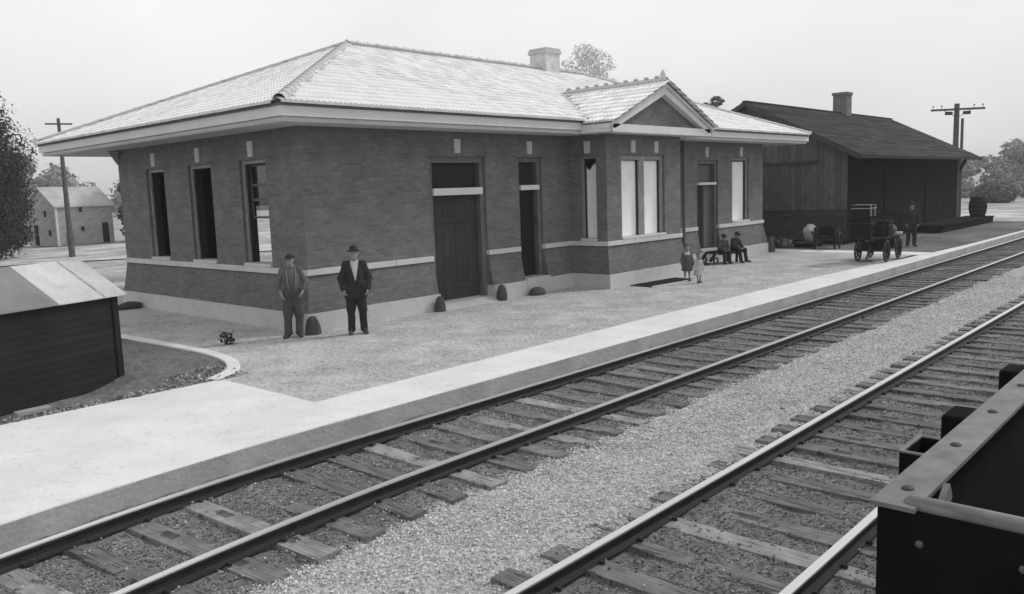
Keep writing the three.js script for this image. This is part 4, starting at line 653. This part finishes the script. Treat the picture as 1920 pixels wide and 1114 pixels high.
person({ label: 'seated boy in grey jacket and dark cap on the left of the hand truck', x: 15.95, z: .68, ry: -.5, H: 1.38, pose: sit, group: 'boys seated by the double door', nod: .25, cell: .015, dress: seatDress(M.overall2, M.suit) });
person({ label: 'seated boy in black clothes and dark hat hunched on the right of the hand truck', x: 16.4, z: .9, ry: -.2, H: 1.45, pose: { ...sit, lkn: [.2, .52, .42], lan: [.22, .08, .48], ltoe: [.28, .04, .64] }, group: 'boys seated by the double door', nod: .3, cell: .015, dress: seatDress(M.suit, M.suit2) });
{
  const t = thing('hand_truck', 'low dark wooden hand truck the two seated boys sit on', 'hand truck', 16.0, 0, .66, -.25);
  mesh('deck', rbx(1.25, .06, .5, .1, .37, 0, .01), M.trunk, t); for (const z of [-.2, .2]) { mesh('side_rail', bar(V(-.75, .12, z), V(-.5, .38, z), .07, .07), M.trunk, t); mesh('handle', bar(V(-.5, .38, z), V(.95, .42, z), .06, .06), M.trunk, t); mesh('leg', bxs(.5, .57, 0, .36, z - .03, z + .03), M.trunk, t); const w = new THREE.TorusGeometry(.1, .03, 8, 18); w.translate(-.55, .13, z * 1.3); mesh('wheel', boxUV(w), M.iron, t); }
  mesh('toe_plate', bar(V(-.78, .04, -.25), V(-.78, .04, .25), .2, .03), M.iron, t);
}
// figure in the shade by the freight house
person({ label: 'man in dark clothes standing behind the baggage wagon in the freight house shade', x: 24.7, z: 4.15, ry: -1.0, H: 1.68, pose: stand, cell: .02,
  dress: ({ put, shell, legs, torso, s, loc, HR }) => { put('trousers', shell(legs(.022 * s), .03 * s, (x, y, z) => .05 * s - y), M.suit); put('jacket', shell(torso(.03 * s), .04 * s, (x, y, z) => Math.max(y - 1.49 * s, .8 * s - y)), M.suit2); put('hat', (() => { const g = bowler(HR * 1.05); g.translate(0, .04 * HR, 0); return loc(g); })(), M.hat); } });

// ------------------------------------------------------------------ baggage wagon and its load
{
  const t = thing('baggage_wagon', 'four-wheeled wooden baggage wagon loaded with dark trunks near the freight house', 'baggage wagon', 18.75, 0, 4.9, .06);
  const wheel = (x, z, r) => { const p = part('wheel', t, x, r, z); const rim = new THREE.TorusGeometry(r - .03, .028, 8, 26); rim.scale(1, 1, 1.25); mesh('rim', boxUV(rim), M.iron, p); const hub = new THREE.CylinderGeometry(.06, .06, .16, 12); hub.rotateX(Math.PI / 2); mesh('hub', boxUV(hub), M.trunk, p); const sp = []; for (let i = 0; i < 12; i++) { const a = i * Math.PI / 6; sp.push(rod(V(0, 0, 0), V(Math.cos(a) * (r - .03), Math.sin(a) * (r - .03), 0), .016, .013, 6)); } mesh('spokes', sp, M.crate, p); };
  for (const z of [-.44, .44]) { wheel(-.72, z, .36); wheel(.72, z, .36); }
  mesh('axle', rod(V(-.72, .36, -.44), V(-.72, .36, .44), .03), M.iron, t); mesh('axle', rod(V(.72, .36, -.44), V(.72, .36, .44), .03), M.iron, t);
  mesh('frame', [bxs(-1.1, 1.1, .66, .76, -.36, -.28), bxs(-1.1, 1.1, .66, .76, .28, .36), bxs(-.82, -.62, .4, .66, -.3, .3), bxs(.62, .82, .4, .66, -.3, .3)], M.trunk, t);
  for (let i = 0; i < 9; i++) mesh('deck_plank', bxs(-1.15 + i * .257, -1.15 + i * .257 + .25, .76, .80, -.5, .5), M.crate, t);
  for (const x of [-1.12, 1.12]) mesh('end_rack', [bxs(x - .03, x + .03, .8, 1.5, -.46, -.40), bxs(x - .03, x + .03, .8, 1.5, .40, .46), bxs(x - .02, x + .02, 1.42, 1.5, -.4, .4), bxs(x - .02, x + .02, 1.1, 1.17, -.4, .4)].map(g => { if (x > 0) g.scale(1, 1, 1); return g; }), M.trunk, t);
  mesh('tongue', [bar(V(-.95, .5, 0), V(-1.75, .12, .1), .05, .05), bar(V(-1.75, .12, -.1), V(-1.75, .12, .3), .04, .04)], M.iron, t);
  const trunk = (x, y, z, w, h, d, ry, label, m = M.trunk, bm = M.band) => { const k = thing('travel_trunk', label, 'trunk', x, y, z, ry, 'trunks on the baggage wagon'); mesh('box', rbx(w, h * .72, d, 0, h * .36, 0, .015), m, k); mesh('lid', rbx(w + .02, h * .26, d + .02, 0, h * .86, 0, .03), m, k); mesh('bands', [rbx(w + .035, .03, d + .035, 0, h * .735, 0, .008), rbx(.05, h + .01, d + .05, -w * .3, h * .505, 0, .008), rbx(.05, h + .01, d + .05, w * .3, h * .505, 0, .008)], bm === 0 ? M.iron : bm, k); return k; };
  trunk(18.05, .80, 4.62, .72, .62, .62, .1, 'lower dark trunk standing on the front of the baggage wagon deck', M.trunk, 0); trunk(18.06, 1.425, 4.64, .68, .42, .56, .02, 'upper dark trunk with pale bands, topmost on the baggage wagon');
  trunk(18.72, .80, 4.9, .5, .5, .75, .05, 'middle dark trunk lying on the baggage wagon behind the stacked pair', M.trunk, 0);
  const b = mesh('canvas_bag', (() => { const g = new THREE.SphereGeometry(1, 18, 12), p = g.attributes.position; for (let i = 0; i < p.count; i++) { const n = 1 + .2 * (fbm(p.getX(i) * 1.7 + 4, p.getY(i) * 1.7 + p.getZ(i) * 1.3, 0, 3, 6) - .5); p.setXYZ(i, p.getX(i) * .32 * n, p.getY(i) * .2 * n, p.getZ(i) * .26 * n); } g.computeVertexNormals(); return boxUV(g); })(), mat(.13, .95, { map: T.cloth })); b.position.set(19.35, .98, 5.0); tag(b, 'grey canvas bag lying on the rear of the baggage wagon', 'bag');
  const pk = mesh('parcel', rbx(.4, .08, .34, 0, .04, 0, .01), M.sack); pk.position.set(19.62, .80, 5.2); pk.rotation.y = .3; tag(pk, 'flat pale parcel on the rear corner of the baggage wagon', 'parcel');
  // things beside it
  const c = thing('hand_cart', 'dark two-wheeled hand cart standing before the freight house gable', 'hand cart', 22.9, 0, 1.55, .2); mesh('tray', [bxs(-.5, .5, .42, .5, -.4, .4), bxs(-.5, .5, .5, .85, -.4, -.36), bxs(-.5, .5, .5, .85, .36, .4), bxs(.46, .5, .5, .85, -.36, .36)], M.trunk, c); for (const z of [-.46, .46]) { const w = new THREE.TorusGeometry(.3, .03, 8, 24); w.translate(.2, .33, z); mesh('wheel', boxUV(w), M.iron, c); mesh('leg', bxs(-.46, -.38, 0, .42, z * .8 - .03, z * .8 + .03), M.trunk, c); mesh('handle', bar(V(-.5, .5, z * .8), V(-1.0, .72, z * .8), .05, .05), M.trunk, c); }
  const s = mesh('white_sack', (() => { const g = new THREE.SphereGeometry(1, 22, 16), p = g.attributes.position; for (let i = 0; i < p.count; i++) { const y = p.getY(i), n = 1 + .28 * (fbm(p.getX(i) * 1.9 + 9, y * 1.9 + p.getZ(i) * 1.4, 0, 3, 8) - .5), w = y > .4 ? 1 - (y - .4) * .35 : 1; p.setXYZ(i, p.getX(i) * .30 * n * w, y * .38 * n, p.getZ(i) * .30 * n * w); } g.computeVertexNormals(); return boxUV(g); })(), M.sack); s.position.set(23.6, .56, .62); tag(s, 'lumpy white sack on a low pallet before the freight house gable', 'sack');
  const pl = thing('pallet', 'low pale board pallet under the white sack', 'pallet', 23.6, 0, .5, .1); for (let i = 0; i < 4; i++) mesh('slat', bxs(-.5, .5, .16, .19, -.42 + i * .22, -.42 + i * .22 + .18), M.pole, pl); mesh('bearer', [bxs(-.45, -.35, 0, .16, -.4, .4), bxs(.35, .45, 0, .16, -.4, .4)], M.boardShade, pl);
  const r = rng(44), N = 90, im = new THREE.InstancedMesh(new THREE.DodecahedronGeometry(1, 0), M.stone, N), m4 = new THREE.Matrix4(), q = new THREE.Quaternion(); for (let i = 0; i < N; i++) { const sc = .05 + .11 * r() * r(); q.setFromEuler(new THREE.Euler(r() * 6, r() * 6, r() * 6)); m4.compose(V(23.1 + .9 * (r() - .5), sc * .5 + .35 * r() * r(), -.7 + 1.3 * (r() - .5)), q, V(sc * 1.5, sc, sc)); im.setMatrixAt(i, m4); im.setColorAt(i, grey(.05 + .4 * r() * r())); } im.name = 'rubble_heap'; im.userData = { kind: 'stuff', label: 'heap of broken stone and scrap at the foot of the freight house gable', category: 'rubble' }; scene.add(im);
  const br = thing('barrel', 'dark wooden barrel standing at the far end of the loading deck', 'barrel', 41.9, .36, 2.5); const bg = new THREE.LatheGeometry([[0, 0], [.36, 0], [.44, .35], [.46, .55], [.44, .75], [.36, 1.1], [0, 1.1]].map(p => new THREE.Vector2(...p)), 20); mesh('staves', boxUV(bg), M.trunk, br); mesh('hoops', [.2, .45, .68, .9].map(y => { const g = new THREE.TorusGeometry(.37 + .09 * Math.sin(y / 1.1 * Math.PI), .015, 6, 22); g.rotateX(Math.PI / 2); g.translate(0, y, 0); return boxUV(g); }), M.iron, br);
}

// ------------------------------------------------------------------ steel wagon in the right foreground
{
  const t = thing('railway_wagon', 'black steel open railway wagon with riveted end and grey rim, cut off at the right', 'railway wagon'); const X0 = -7.36, Z0 = 13.55, Z1 = 16.7, Y = 1.9, X1 = 3.2;
  mesh('end_plate', bxs(X0, X0 + .02, .62, Y - .012, Z0, Z1), M.carSide, t); mesh('end_plate', bxs(X1 - .02, X1, .62, Y - .012, Z0, Z1), M.carSide, t);
  mesh('side_plate', bxs(X0 + .02, X1 - .02, .62, Y - .012, Z0, Z0 + .02), M.carSide, t); mesh('side_plate', bxs(X0 + .02, X1 - .02, .62, Y - .012, Z1 - .02, Z1), M.carSide, t); mesh('floor', bxs(X0 + .02, X1 - .02, .62, .7, Z0 + .02, Z1 - .02), M.dark, t);
  const rim = mesh('rim', [bxs(X0 - .012, X1, Y - .012, Y, Z0 - .015, Z0 + .09), bxs(X0 - .012, X1, Y - .012, Y, Z1 - .09, Z1 + .015)], M.ironLt, t);
  const er = new THREE.CapsuleGeometry(.024, 3, 5, 10); er.rotateX(Math.PI / 2); er.translate(X0 + .035, Y - .006, (Z0 + Z1) / 2); mesh('end_rim', boxUV(er), M.ironLt, t);
  mesh('gusset', [bar(V(X0 + .02, Y - .12, Z0 + .11), V(X0 + .2, Y - .01, Z0 + .11), .015, .05)], M.ironLt, t);
  for (let i = 0; i < 7; i++) { const b = new THREE.SphereGeometry(.016, 10, 6, 0, 7, 0, Math.PI / 2); b.scale(1.2, .5, 1); b.translate(X0 + .12 + i * .45, Y, Z0 + .035); mesh('bolt', boxUV(b), M.iron, rim); }
  for (const y of [.09, .55, 1.0]) for (const z of [.1, .32, .54, .76, 1.0, 1.3, 1.6, 2, 2.4, 2.8]) { const b = new THREE.SphereGeometry(.010, 10, 6); b.scale(.5, 1, 1); b.translate(X0 - .002, Y - y, Z0 + z); mesh('rivet', boxUV(b), M.rivet, t); }
  const pocket = (x, y, w, h, d) => { const p = part('stake_pocket', t, x, y, Z0); mesh('box', [bxs(-w / 2, -w / 2 + .012, -h, 0, -d, 0), bxs(w / 2 - .012, w / 2, -h, 0, -d, 0), bxs(-w / 2 + .012, w / 2 - .012, -h, 0, -d, -d + .012)], M.carSide, p); mesh('lip', [bxs(-w / 2, w / 2, 0, .006, -d - .004, -d + .012), bxs(-w / 2, -w / 2 + .012, 0, .006, -d + .012, 0)], M.ironLt, p); };
  pocket(-6.60, 1.82, .21, .11, .15); for (const x of [-6.24, -5.38, -4.0]) mesh('stake_pocket', rbx(.17, .18, .13, x, 1.77, Z0 - .065, .012), M.carSide, t);
  mesh('sill_beam', [bxs(X0 + .1, X1 - .1, .4, .62, 14.6, 14.75), bxs(X0 + .1, X1 - .1, .4, .62, 15.5, 15.65)], M.iron, t);
  for (const x of [-5.9, -4.3, .1, 1.7]) { const w = part('wheelset', t, x, .30, 15.12); const g = new THREE.LatheGeometry([[.05, .06], [.36, .05], [.42, .07], [.46, .07], [.46, .05], [.42, -.05], [.36, -.04], [.05, -.05]].map(p => new THREE.Vector2(...p)), 28); g.rotateX(Math.PI / 2); const a = g.clone(), b = g.clone(); b.scale(1, 1, -1); a.translate(0, 0, .75); b.translate(0, 0, -.75); mesh('wheel', boxUV(a), M.iron, w); mesh('wheel', boxUV(b), M.iron, w); mesh('axle', rod(V(0, 0, -.8), V(0, 0, .8), .06), M.iron, w); }
  for (const x of [-5.1, .9]) mesh('bogie_frame', [bxs(x - 1.2, x + 1.2, .3, .42, 14.05, 14.15), bxs(x - 1.2, x + 1.2, .3, .42, 16.1, 16.2), bxs(x - .15, x + .15, .32, .6, 14.05, 16.2)], M.iron, t);
}

// ------------------------------------------------------------------ poles, house, trees
function pole(x, z, h, r0, r1, arm, label, ry, tilt = 0, ins = true) {
  const p = thing('utility_pole', label, 'utility pole', x, -.1, z, ry, 'telegraph poles'); p.rotation.z = tilt; mesh('post', rod(V(0, 0, 0), V(0, h + .1, 0), r0, r1, 12), M.pole, p);
  if (arm && !ins) mesh('crossarm', bx(arm, .08, .08, 0, h - .2, r1 + .04), M.pole, p); else if (arm) { mesh('crossarm', bx(arm, .12, .1, 0, h - .25, r1 + .04), M.pole, p); const g = []; for (const k of [-.46, -.3, .3, .46]) { g.push(rod(V(arm * k, h - .2, r1 + .04), V(arm * k, h - .02, r1 + .04), .015, .015, 6)); const c = new THREE.CylinderGeometry(.03, .045, .09, 10); c.translate(arm * k, h - .02, r1 + .04); g.push(boxUV(c)); } if (ins) mesh('insulators', g, M.iron, p); mesh('brace', [bar(V(-arm * .25, h - .3, r1 + .03), V(0, h - .75, r1 + .02), .04, .03), bar(V(arm * .25, h - .3, r1 + .03), V(0, h - .75, r1 + .02), .04, .03)], M.pole, p); }
  return p;
}
pole(6.9, -32.1, 7.2, .16, .075, 1.25, 'tall bare utility pole with short crossarm in front of the pale house', -.35, 0, false);
{ const p = pole(46.7, .06, 7.0, .19, .15, 3.0, 'stout telegraph pole with long crossarm rising behind the freight house roof end', -1.05); mesh('side_post', rod(V(.3, 0, .12), V(.3, 6.2, .12), .09, .08, 10), M.pole, p); for (const q of [-.5, .5]) mesh('pole_bracket', rbx(.42, .2, .2, q, 6.53, .2, .05), M.iron, p); }
{
  const h = thing('frame_house', 'small pale two-storey frame house with light roof beyond the utility pole', 'house', 12.68, 0, -48.04, .17); // local +z is the bright front
  const w = 4.05, d = 3.55, e = 2.75, rY = 4.0, hw = w / 2;
  const r = rng(61); for (let i = 0; i < 19; i++) { const y0 = i * e / 19, y1 = (i + 1) * e / 19; mesh('siding_board', [bxs(-hw, hw, y0, y1 - .012, d / 2 - .03, d / 2 + .014 * r()), bxs(-hw - .014 * r(), -hw + .03, y0, y1 - .012, -d / 2, d / 2 - .031)], M.houseWall, h); }
  mesh('wall', bxs(-hw + .02, hw - .02, 0, e, -d / 2, d / 2 - .02), M.houseWall, h);
  for (const s of [-1, 1]) mesh('gable', tris([[s * hw, e, d / 2], [s * hw, e, -d / 2], [s * hw, rY, 0]], [0, 1, 2]), M.houseWall, h);
  const k = (rY - e) / (d / 2); mesh('roof', [1, -1].map(s => hexa([[-hw - .15, e - .05 - k * .15, s * (d / 2 + .15)], [hw + .15, e - .05 - k * .15, s * (d / 2 + .15)], [hw + .15, rY - .05, 0], [-hw - .15, rY - .05, 0], [-hw - .15, e - k * .15 + .03, s * (d / 2 + .15)], [hw + .15, e - k * .15 + .03, s * (d / 2 + .15)], [hw + .15, rY + .03, 0], [-hw - .15, rY + .03, 0]])), M.houseRoof, h);
  mesh('corner_board', bxs(-hw - .02, -hw + .12, 0, e, d / 2 - .08, d / 2 + .03), M.white, h);
  const op = (n, x, y, ww, hh) => { const p = part(n, h); mesh('pane', bx(ww, hh, .02, x, y, d / 2 + .022), M.dark, p); mesh('frame', [bx(ww + .1, .05, .05, x, y + hh / 2 + .025, d / 2 + .02), bx(.05, hh, .05, x - ww / 2 - .025, y, d / 2 + .02), bx(.05, hh, .05, x + ww / 2 + .025, y, d / 2 + .02)], M.houseWall, p); };
  op('window', -.3, 2.42, .24, .34); op('window', -.25, 1.1, .24, .3); op('door', 1.4, .75, .5, 1.4); op('door', -1.15, .5, .42, 1.0);
  for (const [z, y, ww, hh] of [[.5, 2.2, .28, .42], [.9, .9, .28, .38], [-.8, .75, .5, 1.4]]) { const p = part(hh > 1 ? 'door' : 'window', h); mesh('pane', bx(.02, hh, ww, -hw - .022, y, z), M.dark, p); }
}
function tree(name, x, z, label, blobs, n, size, m, trunkR, seed, group) {
  const t = thing(name, label, 'tree', x, -.05, z, 0, group); mesh('crown', leaves(blobs, n, size, seed), m, t); const g = [], top = Math.max(...blobs.map(b => b[1])); g.push(rod(V(0, 0, 0), V(.1, top * .75, 0), trunkR, trunkR * .35, 9)); blobs.forEach((b, i) => { if (i < 14) g.push(rod(V(.05, top * (.2 + .4 * hash(i, seed, 2)), 0), V(b[0], b[1], b[2]), trunkR * .35, .03, 6)); }); mesh('trunk', g, M.bark, t); return t;
}
const blobTree = (seed, h, r, n, y0 = .25) => { const q = rng(seed), o = []; for (let i = 0; i < n; i++) { const t = y0 + (1 - y0) * (i + .5) / n, rr = r * Math.sin(Math.PI * (.18 + .74 * (t - y0) / (1 - y0))) ** .7, a = i * 2.399 + q(); const b = r * (.34 + .2 * q()); o.push([Math.cos(a) * rr * .62, h * t - b * .3, Math.sin(a) * rr * .62, b, b * .8, b]); } return o; };
tree('shade_tree', 2.0, -36.4, 'large dense dark tree at the left edge of the picture', blobTree(3, 9.2, 4.4, 70, .12), 110000, .075, M.leaf, .28, 31);
tree('roadside_tree', 7.2, -44.5, 'smaller tree between the large dark tree and the pale house', blobTree(8, 6.0, 2.0, 14, .2), 7000, .13, M.leaf2, .16, 32);
tree('hazed_tree', 53.5, -33, 'airy treetop with haze painted pale into its leaves, showing over the ridge beside the station chimney', [...blobTree(5, 15.8, 3.0, 16, .55)], 5000, .12, M.leafPaleHaze, .3, 33);  // haze and glare are painted into the near-white leaf colour
tree('young_tree', 59.5, -23.5, 'tip of a thin tree just over the right end of the station roof', blobTree(6, 10.6, 1.4, 9, .5), 1500, .16, M.leaf2, .2, 34);
tree('garden_tree', 17.6, -45.5, 'bushy grey tree right of the pale house, against the station wall', blobTree(12, 6.4, 2.4, 16, .12), 9000, .14, M.leaf2, .18, 35);
{ const b = thing('round_bush', 'dark rounded bush on the bank right of the freight house', 'bush', 80.5, 0, -5.2); mesh('foliage', leaves([[0, .9, 0, 1.7, 1.05, 1.4], [-1.3, .6, 1.2, 1.2, .7, 1.1], [1.4, .6, -1, 1.3, .65, 1.1], [.5, 1.3, .3, .8, .7, .8]], 6000, .14, 41), M.leaf2, b); mesh('stem', [rod(V(0, 0, 0), V(0, 1, 0), .12, .05), rod(V(0, .2, 0), V(-1, .7, 1), .08, .04)], M.bark, b); }
function woods(name, label, pts, h, size, per, seed, m) {
  const q = rng(seed), bl = []; for (const [x, z] of pts) { const hh = h * (.7 + .55 * q()); for (let i = 0; i < 6; i++) bl.push([x + (q() - .5) * h * .7, hh * (.15 + .75 * i / 6), z + (q() - .5) * h * .7, hh * (.26 + .1 * q()) * (1 - .35 * i / 6), hh * .2, hh * .26]); }
  const o = mesh(name, leaves(bl, per * pts.length, size, seed), m); o.userData = { kind: 'stuff', label, category: 'woods' }; return o;
}
const line = (x0, z0, x1, z1, n, j, seed) => { const q = rng(seed); return [...Array(n).keys()].map(i => [x0 + (x1 - x0) * (i + q()) / n + j * (q() - .5), z0 + (z1 - z0) * (i + q()) / n + j * (q() - .5)]); };
woods('far_woods', 'far grey treeline beyond the pale house on the left', line(-60, -190, 130, -165, 60, 18, 51), 11.5, .5, 900, 52, M.leafFarHaze);
woods('far_woods', 'far treeline on the rise at the right edge of the picture', line(120, -75, 220, 20, 60, 16, 53), 7.8, .42, 900, 54, M.leafFarHaze);
woods('hillside_scrub', 'grey scrub on the bank beyond the light road at the right', line(72, -30, 120, 4.5, 40, 12, 55), 1.9, .2, 600, 56, M.leafFarHaze);

renderer.render(scene, camera);
